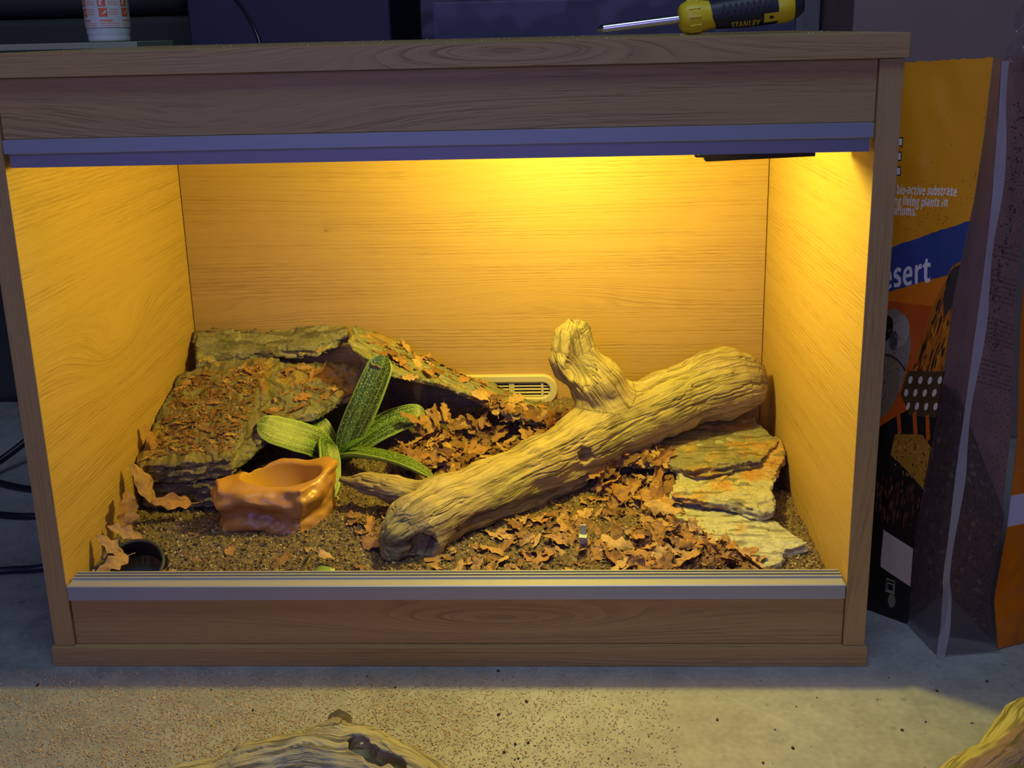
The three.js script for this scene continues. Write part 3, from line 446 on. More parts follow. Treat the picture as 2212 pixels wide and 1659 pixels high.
// ---------------------------------------------------------------- water bowl
{
  const cx = -0.2275, cz = -0.178, by = 0.076;
  const poly = [[-0.298, -0.163], [-0.286, -0.139], [-0.185, -0.137], [-0.166, -0.165], [-0.158, -0.208], [-0.172, -0.220], [-0.230, -0.220], [-0.268, -0.194]];
  const f = (x, y, z) => {
    const h = y - by, fl = 1 - clamp(h / 0.066), px = cx + (x - cx) * (1 + 0.13 * fl), pz = cz + (z - cz) * (1 + 0.10 * fl);
    let d2 = polyDist(poly, px, pz) - 0.002;
    const front = sstep(-0.19, -0.15, z);
    d2 += 0.0042 * n3(x * 26, y * 40, z * 26 + 2) + 0.0022 * n3(x * 70, y * 100, z * 70);
    d2 -= front * 0.0042 * Math.sin((h + 0.014 * n3(x * 18, 3, 1) + 0.004 * n3(x * 60, y * 60, 2)) * 170 + 0.4) ;
    const topY = 0.063 + 0.006 * sstep(-0.2, -0.16, x) * sstep(-0.15, -0.2, z) + 0.003 * Math.exp(-(((x + 0.225) / 0.04) ** 2)) * sstep(-0.19, -0.22, z) + 0.0012 * n3(x * 35, 1, z * 35) + 0.004 * Math.exp(-(((x + 0.292) / 0.012) ** 2)) - 0.003 * Math.exp(-(((x + 0.275) / 0.014) ** 2)) * front - 0.004 * Math.exp(-(((x + 0.22) / 0.04) ** 2)) * front;
    let d = smax(d2, Math.max(h - topY, -h), 0.007);
    const bx = (x + 0.2195) / 0.0490, bz = (z + 0.1825) / 0.0285, bb = Math.hypot(bx, bz, Math.max(0, 0.068 - h) / 0.052 * 0.98);
    d = smax(d, -(bb - 1) * 0.030, 0.004);
    d = smax(d, -(Math.hypot(x + 0.1935, (y - by - 0.020), (z + 0.1385)) - 0.0042), 0.003);
    return d;
  };
  const g = sdfMesh(f, [-0.315, 0.07, -0.245], [-0.145, 0.158, -0.12], 0.0014, 3.0);
  paint(g, (x, y, z) => {
    let c = mix3([0.33, 0.150, 0.04], [0.47, 0.25, 0.075], clamp(0.5 + 1.2 * fbm(x * 28, y * 28, z * 28, 3)));
    c = mix3(c, [0.42, 0.22, 0.14], 0.6 * sstep(0.1, 0.35, n3(x * 40 + 5, y * 40, z * 40)));
    const bx = (x + 0.2195) / 0.0495, bz = (z + 0.1815) / 0.0300, inB = Math.hypot(bx, bz, Math.max(0, 0.068 - (y - by)) / 0.052 * 0.98) < 1.02;
    return inB ? [0.50, 0.29, 0.05] : c;
  });
  splat(g);
  solo('water_bowl', g, vcol(0.32), 'orange brown rock shaped resin water bowl on the soil in front of the plant', 'bowl');
}

// ---------------------------------------------------------------- spotted succulent
const leafTex = (() => {
  const W = 512, H = 1024;
  return tex(W, H, (i, j) => {
    const u = i / W, v = j / H, e = Math.abs(u * 2 - 1), x = u * 9, y = v * 34;
    const band = sstep(-0.1, 0.35, n3(u * 11, v * 1.6, 3)), sp = sstep(0.14, 0.34, n3(x * 3.2, y * 1.9, 7) + 0.25 * n3(x * 8, y * 5, 1) + 0.10 * band - 0.06);
    let c = mix3([0.010, 0.028, 0.008], [0.075, 0.17, 0.025], clamp(0.25 + 0.85 * band + 0.35 * n3(u * 20, v * 3, 5))); c = mix3(c, [0.40, 0.50, 0.24], sp * 0.8);
    const stripe = Math.max(Math.exp(-(((u - 0.5) / 0.018) ** 2)), 0.7 * Math.exp(-(((u - 0.36) / 0.012) ** 2)), 0.6 * Math.exp(-(((u - 0.68) / 0.012) ** 2))); c = mix3(c, [0.20, 0.36, 0.06], 0.5 * stripe);
    return S3(mix3(c, [0.26, 0.42, 0.08], sstep(0.86, 0.95, e)));
  });
})();
const succMat = new THREE.MeshStandardMaterial({ map: leafTex, bumpMap: leafTex, bumpScale: 0.0006, roughness: 0.42 });
const succPale = std([0.36, 0.40, 0.20], 0.5);
function strapLeaf(pts, wid, face, thick, cup) {              // pts base to tip, wid half widths, face = direction the upper side looks
  const cv = new THREE.CatmullRomCurve3(pts.map(p => V(...p))), NU = 20, NV = 44, pos = [], uv = [], idx = [], F = V(...face).normalize();
  const wAt = t => { const k = t * (wid.length - 1), i = Math.min(wid.length - 2, Math.floor(k)); return mix(wid[i], wid[i + 1], k - i); };
  for (let j = 0; j <= NV; j++) {
    const t = j / NV, c = cv.getPoint(t), T = cv.getTangent(t), S = V(0, 0, 0).crossVectors(F, T).normalize(), N = V(0, 0, 0).crossVectors(T, S).normalize();
    const e = sstep(1.0, 0.86, t), w = wAt(t) * Math.sqrt(Math.max(0, 1 - Math.max(0, (t - 0.86) / 0.14) ** 2)) + 1e-5, th = thick * (1 - 0.45 * t) * Math.max(0.05, Math.sqrt(e));
    for (let i = 0; i < NU * 2; i++) {
      const a = i / (NU * 2) * Math.PI * 2, sx = Math.cos(a), sy = Math.sin(a), top = sy >= 0;
      const off = top ? th * 0.5 * Math.pow(Math.abs(sy), 0.6) * (1 - cup * (1 - sx * sx)) : -th * Math.pow(Math.abs(sy), 0.8);
      const q = c.clone().addScaledVector(S, sx * w).addScaledVector(N, off + cup * w * 0.25 * sx * sx);
      pos.push(q.x, q.y, q.z); uv.push(top ? 0.5 + 0.5 * sx : 0.5 + 0.5 * sx, t);
    }
  }
  const R = NU * 2; for (let j = 0; j < NV; j++) for (let i = 0; i < R; i++) { const a = j * R + i, b = j * R + (i + 1) % R; idx.push(a, b, b + R, a, b + R, a + R); }
  const g = new THREE.BufferGeometry(); g.setAttribute('position', new THREE.Float32BufferAttribute(pos, 3)); g.setAttribute('uv', new THREE.Float32BufferAttribute(uv, 2)); g.setIndex(idx); g.computeVertexNormals(); return g;
}
{
  const pl = thing('spotted_succulent', 'green succulent with thick white speckled strap leaves between the bowl and the log', 'plant');
  const L = (p, w, f, th, cup, m, lab) => part('leaf', strapLeaf(p, w, f, th, cup), m ?? succMat, pl, lab);
  L([[-0.1675, 0.112, -0.298], [-0.156, 0.140, -0.299], [-0.1351, 0.1834, -0.301], [-0.1187, 0.2196, -0.306], [-0.1085, 0.2435, -0.312]], [0.012, 0.0185, 0.0205, 0.020, 0.0185, 0.015], [-0.25, 0.25, 1], 0.010, 0.55, null, 'tall upright leaf with dark bands');
  L([[-0.1780, 0.110, -0.306], [-0.166, 0.139, -0.312], [-0.150, 0.172, -0.318], [-0.143, 0.190, -0.321]], [0.007, 0.0085, 0.007, 0.003], [-0.2, 0.3, 1], 0.006, 0.2, succPale, 'pale narrow sheath leaf');
  L([[-0.164, 0.110, -0.309], [-0.140, 0.1285, -0.315], [-0.1099, 0.1455, -0.322], [-0.0793, 0.1538, -0.330], [-0.062, 0.1545, -0.336]], [0.010, 0.0165, 0.019, 0.0165, 0.011], [-0.25, 0.75, 0.9], 0.008, 0.2);
  L([[-0.178, 0.112, -0.290], [-0.150, 0.1255, -0.276], [-0.120, 0.1285, -0.262], [-0.0746, 0.1262, -0.238], [-0.0387, 0.1122, -0.222]], [0.009, 0.0125, 0.0125, 0.011, 0.006], [0.1, 1, 0.05], 0.009, 0.35, null, 'long leaf arching towards the log');
  L([[-0.170, 0.114, -0.288], [-0.158, 0.132, -0.276], [-0.1473, 0.1403, -0.270], [-0.131, 0.1496, -0.265]], [0.006, 0.0055, 0.005, 0.001], [-0.3, 0.9, 0.5], 0.005, 0.3, std([0.10, 0.24, 0.035], 0.4), 'small pointed bright green leaf');
  L([[-0.186, 0.120, -0.292], [-0.184, 0.136, -0.276], [-0.1775, 0.122, -0.256], [-0.1728, 0.101, -0.230], [-0.1735, 0.085, -0.212]], [0.008, 0.012, 0.0145, 0.013, 0.006], [0.55, 0.75, 0.5], 0.008, 0.5, null, 'folded leaf hanging towards the front');
  L([[-0.182, 0.112, -0.292], [-0.200, 0.1365, -0.280], [-0.2217, 0.1500, -0.270], [-0.2478, 0.1634, -0.260], [-0.2655, 0.1745, -0.255]], [0.013, 0.0205, 0.0215, 0.0195, 0.013], [0.15, 0.8, 0.75], 0.008, 0.12, null, 'broad dark leaf over the bowl');
  L([[-0.182, 0.115, -0.306], [-0.200, 0.1455, -0.313], [-0.222, 0.1558, -0.322], [-0.2475, 0.1625, -0.332]], [0.010, 0.0135, 0.013, 0.009], [0.2, 0.9, 0.5], 0.007, 0.4);
  const sd = thing('seedling', 'tiny seedling with two green leaves in the soil beside the lower track', 'plant');
  part('leaf', strapLeaf([[-0.1655, 0.078, -0.060], [-0.166, 0.088, -0.058], [-0.161, 0.0975, -0.057]], [0.002, 0.0042, 0.003], [1, 0.4, 0.4], 0.0015, 0.3), std([0.12, 0.17, 0.10], 0.5), sd);
  part('leaf', strapLeaf([[-0.158, 0.078, -0.055], [-0.148, 0.0865, -0.050], [-0.136, 0.0862, -0.047], [-0.128, 0.0825, -0.047]], [0.002, 0.004, 0.004, 0.002], [0, 1, 0.3], 0.0015, 0.3), std([0.16, 0.26, 0.05], 0.45), sd);
}
// ---------------------------------------------------------------- sunk pot and pale strip
{
  const prof = [[0.030, 0.060], [0.0305, 0.093], [0.031, 0.0955], [0.034, 0.0955], [0.0347, 0.093], [0.0343, 0.088], [0.033, 0.087], [0.031, 0.055], [0.0001, 0.055], [0.0001, 0.058], [0.0285, 0.058], [0.030, 0.060]];
  const g = new THREE.LatheGeometry(prof.map(p => new THREE.Vector2(...p)), 64); g.translate(0, -0.09, 0); g.scale(0.99, 1, 0.99); g.rotateX(0.48); g.rotateZ(-0.08); g.translate(POT[0], 0.082, POT[1]);
  solo('plant_pot', g, std([0.022, 0.021, 0.019], 0.55), 'black plastic pot sunk into the soil in the front left corner', 'pot');
  const s = mergeGeometries([box(0.009, 0.03, 0.0022, 0, 0.008, 0, 0.0006), box(0.009, 0.0016, 0.009, 0, 0.0225, 0.004, 0.0005), box(0.0065, 0.012, 0.002, -0.0005, 0.028, -0.001, 0.0005)]); s.rotateY(-0.15); s.translate(0.1405, 0.078, -0.098);
  solo('marker_strip', s, std([0.42, 0.46, 0.36], 0.45), 'short pale green strip standing upright in the soil right of the log end', 'strip');
}
// ---------------------------------------------------------------- dry leaves
const leafTex2 = tex(256, 256, (i, j) => { const u = i / 256, v = Math.abs(j / 128 - 1), rib = Math.exp(-((v / 0.035) ** 2)), q = u * 7 - v * 1.6, vein = Math.exp(-(((q - Math.floor(q) - 0.5) / 0.07) ** 2)) * (1 - v) * 0.7, k = clamp(0.82 + 0.30 * fbm(u * 6, j / 40, 3, 3) + 0.16 * Math.max(rib, vein) - 0.35 * sstep(0.28, 0.5, n3(u * 13, j / 22, 5))); const g = toS(k); return [g, toS(k * 0.98), toS(k * 0.94)]; });
const leafMats = [[0.40, 0.23, 0.10], [0.30, 0.155, 0.07], [0.48, 0.31, 0.15], [0.20, 0.10, 0.048], [0.38, 0.19, 0.07]].map(c => std(c, 0.75, { side: THREE.DoubleSide, map: leafTex2 }));
function leafGeo(k) {
  const lob = [3, 3.5, 2.5, 4, 0, 3][k % 6], a = rr(-0.9, 0.9), b = rr(-1.2, 1.8), tw = rr(-1.4, 1.4), wd = rr(0.20, 0.34), s0 = rr(0, 50), torn = rr(0.10, 0.32), NT = 22, NS = 6;
  const W = t => wd * Math.pow(Math.sin(Math.PI * Math.min(1, 0.03 + 0.94 * t ** 0.85)), 0.7) * (lob ? 0.78 + 0.22 * Math.sin(t * lob * Math.PI * 2 - 0.6) * (1 - 0.35 * t) : 0.85);
  const P3 = (t, s) => {
    const w = W(t) * (1 + torn * 1.6 * n3(t * 7 + s0, s > 0 ? 3 : 9, s0)), ang = tw * (t - 0.5) + 0.7 * n3(t * 2.5, s0, 1), cu = b * (0.6 + 0.8 * n3(t * 3, s0, 5));
    const q = s * w; let y = cu * q * q * 2.6 + a * 0.55 * (t - 0.5) ** 2 + 0.05 * n3(t * 6, s * 2, s0) + 0.02 * Math.abs(Math.sin(t * 22)) * Math.abs(s);
    return [t - 0.5, y * Math.cos(ang) + q * Math.sin(ang) * 0.7, q * Math.cos(ang)];
  };
  const g = gridGeo(NT, NS, (u, v) => P3(u, v * 2 - 1));
  const c0 = P3(0, 0), st = gridGeo(5, 2, (u, v) => [c0[0] + 0.02 - 0.24 * u, c0[1] + 0.05 * u * u * (a > 0 ? 1 : -1) + 0.004 * Math.sin(v * Math.PI), c0[2] + 0.06 * u * u * tw + (v - 0.5) * 0.022]);
  return mergeGeometries([g, st]);
}
const leafGeos = Array.from({ length: 14 }, (_, k) => leafGeo(k)), leafFlip = leafGeos.map((g, i) => i % 2);
function inPoly(poly, x, z) { return polyDist(poly, x, z) < 0; }
function pick(poly) { const xs = poly.map(p => p[0]), zs = poly.map(p => p[1]); for (; ;) { const x = rr(Math.min(...xs), Math.max(...xs)), z = rr(Math.min(...zs), Math.max(...zs)); if (((x + 0.228) / 0.08) ** 2 + ((z + 0.178) / 0.058) ** 2 > 1 && inPoly(poly, x, z)) return [x, z]; } }
const LM = new THREE.Matrix4(), LQ = new THREE.Quaternion();
function leafPose(x, z, size, tilt, lift = 0.05) {
  const d = 0.010, sl = 0.8, nx = clamp(-(HT(x + d, z) - HT(x - d, z)) / (2 * d), -sl, sl), nz = clamp(-(HT(x, z + d) - HT(x, z - d)) / (2 * d), -sl, sl);
  const N = V(nx + rr(-tilt, tilt), 1, nz + rr(-tilt, tilt) + 0.08).normalize(); if (rnd() < 0.4) N.multiplyScalar(-1);
  const yaw = rr(0, Math.PI * 2), X = V(Math.cos(yaw), 0, Math.sin(yaw)); X.addScaledVector(N, -X.dot(N)).normalize(); const Z = V(0, 0, 0).crossVectors(X, N);
  x = clamp(x, SX0 + size * 0.55, SX1 - size * 0.55); z = clamp(z, SZ0 + size * 0.55, SZ1 - size * 0.52);
  let top = HT(x, z); for (let k = 0; k < 6; k++) { const a = k * Math.PI / 3; top += HT(x + Math.cos(a) * size * 0.22, z + Math.sin(a) * size * 0.22); } top /= 7;
  const pos = V(x, Math.max(top, HT(x, z) - 0.002) + size * lift, z); LQ.setFromRotationMatrix(LM.makeBasis(X, N, Z));
  const r = size * 0.3; for (let i = -r; i <= r; i += CELL) for (let j = -r; j <= r; j += CELL) if (i * i + j * j < r * r) { const q = gi(x + i, z + j); if (q >= 0) Hmap[q] += 0.0011; }
  return { pos, quat: LQ.clone() };
}
const Z = {
  mid: [[-0.097, -0.245], [-0.085, -0.31], [-0.03, -0.345], [0.03, -0.348], [0.08, -0.35], [0.125, -0.39], [0.150, -0.345], [0.095, -0.275], [0.03, -0.225], [-0.03, -0.19], [-0.07, -0.20]],
  front: [[-0.03, -0.075], [0.03, -0.13], [0.11, -0.19], [0.19, -0.235], [0.245, -0.225], [0.232, -0.15], [0.20, -0.10], [0.205, -0.04], [-0.02, -0.035]],
  slate: [[0.205, -0.115], [0.250, -0.150], [0.275, -0.135], [0.335, -0.082], [0.34, -0.035], [0.200, -0.035]],
  chip: [[0.16, -0.285], [0.235, -0.30], [0.255, -0.24], [0.245, -0.2], [0.20, -0.19], [0.16, -0.225]],
  lean: [[-0.150, -0.37], [-0.09, -0.415], [0.04, -0.412], [0.14, -0.42], [0.12, -0.385], [0.06, -0.345], [-0.03, -0.355], [-0.11, -0.325]],
  left: [[-0.395, -0.36], [-0.29, -0.385], [-0.28, -0.30], [-0.29, -0.215], [-0.39, -0.20]],
  mid2: [[-0.27, -0.395], [-0.16, -0.39], [-0.18, -0.335], [-0.24, -0.29], [-0.265, -0.30]],
  soil: [[-0.385, -0.16], [-0.29, -0.15], [-0.12, -0.12], [-0.03, -0.05], [-0.30, -0.035], [-0.38, -0.04]],
  branch: [[-0.14, -0.17], [-0.02, -0.14], [-0.07, -0.09], [-0.13, -0.11]],
};
const litter = thing('leaf_litter', 'small brown leaf crumbs and broken dry leaves strewn over soil and slates', 'leaf litter'); litter.userData.kind = 'stuff';
{
  const list = leafGeos.map(() => []);
  const add = (z, n, s0, s1, tilt) => { for (let i = 0; i < n; i++) { const [x, q] = pick(Z[z]), k = Math.floor(rnd() * leafGeos.length), s = rr(s0, s1), p = leafPose(x, q, s, tilt, 0.04); list[k].push({ ...p, s }); } };
  add('left', 620, 0.004, 0.013, 0.25); add('left', 60, 0.012, 0.022, 0.35); add('mid2', 60, 0.005, 0.014, 0.25); add('lean', 90, 0.006, 0.018, 0.3);
  add('mid', 460, 0.018, 0.036, 0.7); add('front', 170, 0.012, 0.032, 0.55); add('slate', 210, 0.016, 0.034, 0.7); add('chip', 120, 0.014, 0.034, 0.6); add('soil', 70, 0.006, 0.016, 0.3); add('branch', 40, 0.012, 0.026, 0.5);
  const M = new THREE.Matrix4(), c = new THREE.Color(), wm = std([1, 1, 1], 0.78, { side: THREE.DoubleSide, map: leafTex2 });
  list.forEach((l, k) => {
    if (!l.length) return; const im = new THREE.InstancedMesh(leafGeos[k], wm, l.length); im.name = 'leaf_pieces'; im.castShadow = im.receiveShadow = true;
    l.forEach((e, i) => { im.setMatrixAt(i, M.compose(e.pos, e.quat, V(e.s, e.s, e.s))); const t = rnd(); im.setColorAt(i, c.setRGB(...mix3(mix3([0.14, 0.07, 0.03], [0.33, 0.18, 0.075], t), [0.44, 0.28, 0.14], rnd() < 0.22 ? 0.8 : 0))); }); litter.add(im);
  });
}
const leafProtos = {};
function oakLeaf(k, m, pose, size, label, group) {
  const key = k + '_' + m; let o;
  if (!leafProtos[key]) { o = leafProtos[key] = new THREE.Mesh(leafGeos[k], leafMats[m]); o.castShadow = o.receiveShadow = true; } else o = leafProtos[key].clone();
  o.name = numbered('dry_leaf'); o.position.copy(pose.pos); o.quaternion.copy(pose.quat); o.scale.setScalar(size); o.userData = { label, category: 'leaf' }; if (group) o.userData.group = group; scene.add(o); return o;
}
{
  const hue = ['brown', 'dark brown', 'pale tan', 'blackish brown', 'reddish brown'], ord = ['leftmost', 'second from left', 'third from left', 'fourth from left', 'fifth from left', 'sixth from left', 'seventh from left', 'eighth from left', 'ninth from left', 'tenth from left', 'eleventh from left', 'rightmost'];
  const scat = (z, n, s0, s1, tilt, what, place) => {         // leaves of one heap; the few of a colour are told apart by their order
    const sets = hue.map(() => []);
    for (let i = 0; i < n; i++) { const [x, q] = pick(Z[z]), s = rr(s0, s1), p = leafPose(x, q, s, tilt, 0.10), k = Math.floor(rnd() * leafGeos.length), m = Math.floor(rnd() * 5); sets[m].push(oakLeaf(k, m, p, s, `${hue[m]} ${what} ${place}`, sets.length && `${hue[m]} leaves ${place}`)); }
    for (const l of sets) if (l.length <= 11) { l.sort((a, b) => (a.position.x - 0.11) / (0.94 - a.position.z) - (b.position.x - 0.11) / (0.94 - b.position.z)); l.forEach((o, i) => { if (l.length > 1) o.userData.label += ', ' + (i === l.length - 1 ? 'rightmost' : ord[i]) + ''; else delete o.userData.group; }); }
  };
  scat('mid', 108, 0.026, 0.045, 0.65, 'curled leaf', 'in the heap behind the log');
  scat('front', 46, 0.022, 0.042, 0.5, 'dry leaf', 'on the soil below the log');
  scat('slate', 52, 0.022, 0.042, 0.7, 'dry leaf', 'in the pile at the front right');
  scat('chip', 26, 0.026, 0.045, 0.6, 'dry leaf', 'between log and orange slate');
  scat('lean', 22, 0.018, 0.034, 0.35, 'leaf', 'on the leaning back slate');
  scat('mid2', 12, 0.016, 0.026, 0.3, 'small leaf', 'on the slate behind the plant');
  scat('left', 8, 0.014, 0.024, 0.3, 'small leaf', 'on the big left slate');
  scat('branch', 9, 0.022, 0.036, 0.4, 'leaf', 'below the thin side branch');
  scat('soil', 5, 0.018, 0.028, 0.2, 'single leaf', 'on the soil before the bowl');
  const pose = (x, y, z, nx, ny, nz, roll) => { const N = V(nx, ny, nz).normalize(), X = V(0, 1, 0).addScaledVector(N, -N.y).normalize(), Zv = V(0, 0, 0).crossVectors(X, N); return { pos: V(x, y, z), quat: new THREE.Quaternion().setFromAxisAngle(N, roll).multiply(new THREE.Quaternion().setFromRotationMatrix(new THREE.Matrix4().makeBasis(X, N, Zv))) }; };
  oakLeaf(10, 0, pose(-0.378, 0.137, -0.160, 0.8, 0.35, 0.5, 0.2), 0.056, 'large brown oak leaf standing against the front corner of the big left slate');
  oakLeaf(2, 4, pose(-0.350, 0.110, -0.166, 0.45, 0.7, 0.5, 1.2), 0.046, 'reddish brown curled leaf leaning on the thick slate chunk at left');
  oakLeaf(3, 1, pose(-0.386, 0.122, -0.122, 0.8, 0.3, 0.55, -0.4), 0.048, 'dark brown leaf upright against the left wall beside the standing oak leaf');
  oakLeaf(5, 0, pose(-0.380, 0.105, -0.100, 0.5, 0.7, 0.5, 0.8), 0.042, 'brown leaf at the foot of the left wall behind the black pot');
  oakLeaf(12, 0, pose(-0.374, 0.096, -0.046, 0.3, 0.8, 0.4, 1.9), 0.040, 'brown leaf by the lower track left of the black pot');
  oakLeaf(6, 0, pose(-0.384, 0.106, -0.068, 0.6, 0.6, 0.5, 0.5), 0.038, 'brown leaf hanging over the left rim of the black pot');
  oakLeaf(8, 4, pose(-0.390, 0.168, -0.222, 0.9, 0.3, 0.3, 0.1), 0.040, 'narrow reddish leaf upright at the wall side of the big left slate');
  oakLeaf(4, 2, pose(-0.1430, 0.0950, -0.064, 0.1, 1, 0.2, 0.6), 0.022, 'pale split seed leaf on the bare soil behind the tiny seedling');
  oakLeaf(7, 2, pose(0.236, 0.100, -0.168, -0.1, 0.9, 0.4, 1.4), 0.046, 'large cupped tan leaf at the left edge of the pale front slate');
  oakLeaf(9, 0, pose(0.225, 0.120, -0.262, 0, 1, 0.3, 1.0), 0.046, 'broad flat brown leaf just left of the yellowish slate chip');
}

// ---------------------------------------------------------------- screwdriver on top
{
  const t = thing('screwdriver', 'yellow and black screwdriver lying on top of the vivarium', 'screwdriver', [0.1625, 0.6474, -0.2]); t.rotation.z = Math.atan2(0.0223, 0.2192);
  const lathe = (pts, seg = 40) => { const g = new THREE.LatheGeometry(pts.map(([s, r]) => new THREE.Vector2(r, s)), seg); g.rotateZ(-Math.PI / 2); return g; };
  const H = 0.0885, chrome = new THREE.MeshStandardMaterial({ color: new THREE.Color().setRGB(0.75, 0.76, 0.78), metalness: 1, roughness: 0.22 }), yel = std([0.78, 0.60, 0.015], 0.38), blk = std([0.025, 0.027, 0.032], 0.5);
  part('shank', lathe([[0.004, 0.0001], [0.004, 0.0042], [0.007, 0.0047], [H + 0.01, 0.0047]]), chrome, t);
  part('tip', lathe([[-0.0005, 0.0001], [0.0005, 0.0018], [0.0045, 0.0043]], 4), chrome, t);
  part('bolster', lathe([[H - 0.001, 0.0046], [H - 0.0005, 0.0110], [H + 0.0025, 0.0150], [H + 0.008, 0.0174], [H + 0.016, 0.0177], [H + 0.024, 0.0168], [H + 0.034, 0.0146], [H + 0.046, 0.0140]]), yel, t, 'yellow flared front of the handle');
  for (let k = 0; k < 12; k++) { const a = k / 12 * Math.PI * 2, g = box(0.013, 0.0022, 0.0026, 0, 0, 0.0172, 0.0009); g.rotateX(a); g.translate(H + 0.015, 0, 0); part('grip_rib', g, yel, t); }
  const cv = document.createElement('canvas'); cv.width = 1024; cv.height = 1024; const c = cv.getContext('2d'); c.fillStyle = '#22252b'; c.fillRect(0, 0, 1024, 1024);
  c.fillStyle = '#d8c21c'; c.font = 'bold 118px sans-serif'; c.textAlign = 'center'; c.textBaseline = 'middle'; c.save(); c.translate(470, 512); c.scale(0.92, 1); c.fillText('STANLEY', 0, 0); c.restore();
  const ct = new THREE.CanvasTexture(cv); ct.colorSpace = THREE.SRGBColorSpace; ct.magFilter = THREE.LinearFilter;
  const rad = s => 0.0146 + 0.0032 * Math.sin(clamp((s - 0.028) / 0.092) * Math.PI * 0.78) , A0 = -0.93;
  const sl = gridGeo(40, 64, (u, v) => { const a = A0 + (v - 0.5) * Math.PI * 2, front = Math.cos(a), s = mix(0.032 - 0.006 * Math.sin(a), 0.108 + 0.004 * Math.sin(a), u), r = rad(s) * (u < 0.04 || u > 0.96 ? 0.985 : 1); return [H + s, r * Math.sin(a), r * Math.cos(a)]; });
  part('grip', sl, new THREE.MeshStandardMaterial({ map: ct, roughness: 0.5 }), t, 'black rubber grip with yellow lettering');
  for (let k = 0; k < 9; k++) { const s = 0.045 + k * 0.0062, g = box(0.0024, 0.009, 0.0018, 0, 0, 0, 0.0008); g.rotateZ(-0.35); g.translate(0, 0, rad(s) + 0.0002); g.rotateX(-0.30); g.translate(H + s, 0, 0); part('grip_rib', g, blk, t); }
  part('collar', lathe([[H + 0.101, 0.0160], [H + 0.103, 0.0181], [H + 0.113, 0.0180], [H + 0.119, 0.0168], [H + 0.121, 0.0150]]), yel, t, 'yellow band at the rear of the handle');
  const win = gridGeo(10, 10, (u, v) => { const a = -0.62 + (v - 0.5) * 0.62, s = 0.0885 + 0.016 * (u - 0.1), r = rad(s) + 0.0006 - 0.0009 * Math.exp(-(((u - 0.5) / 0.28) ** 2) - ((v - 0.5) / 0.28) ** 2); return [H + s, r * Math.sin(a), r * Math.cos(a)]; }); part('hang_window', win, yel, t);
  part('end_cap', lathe([[H + 0.112, 0.0172], [H + 0.118, 0.0165], [H + 0.126, 0.0140], [H + 0.1315, 0.0095], [H + 0.1335, 0.0001]]), blk, t);
}

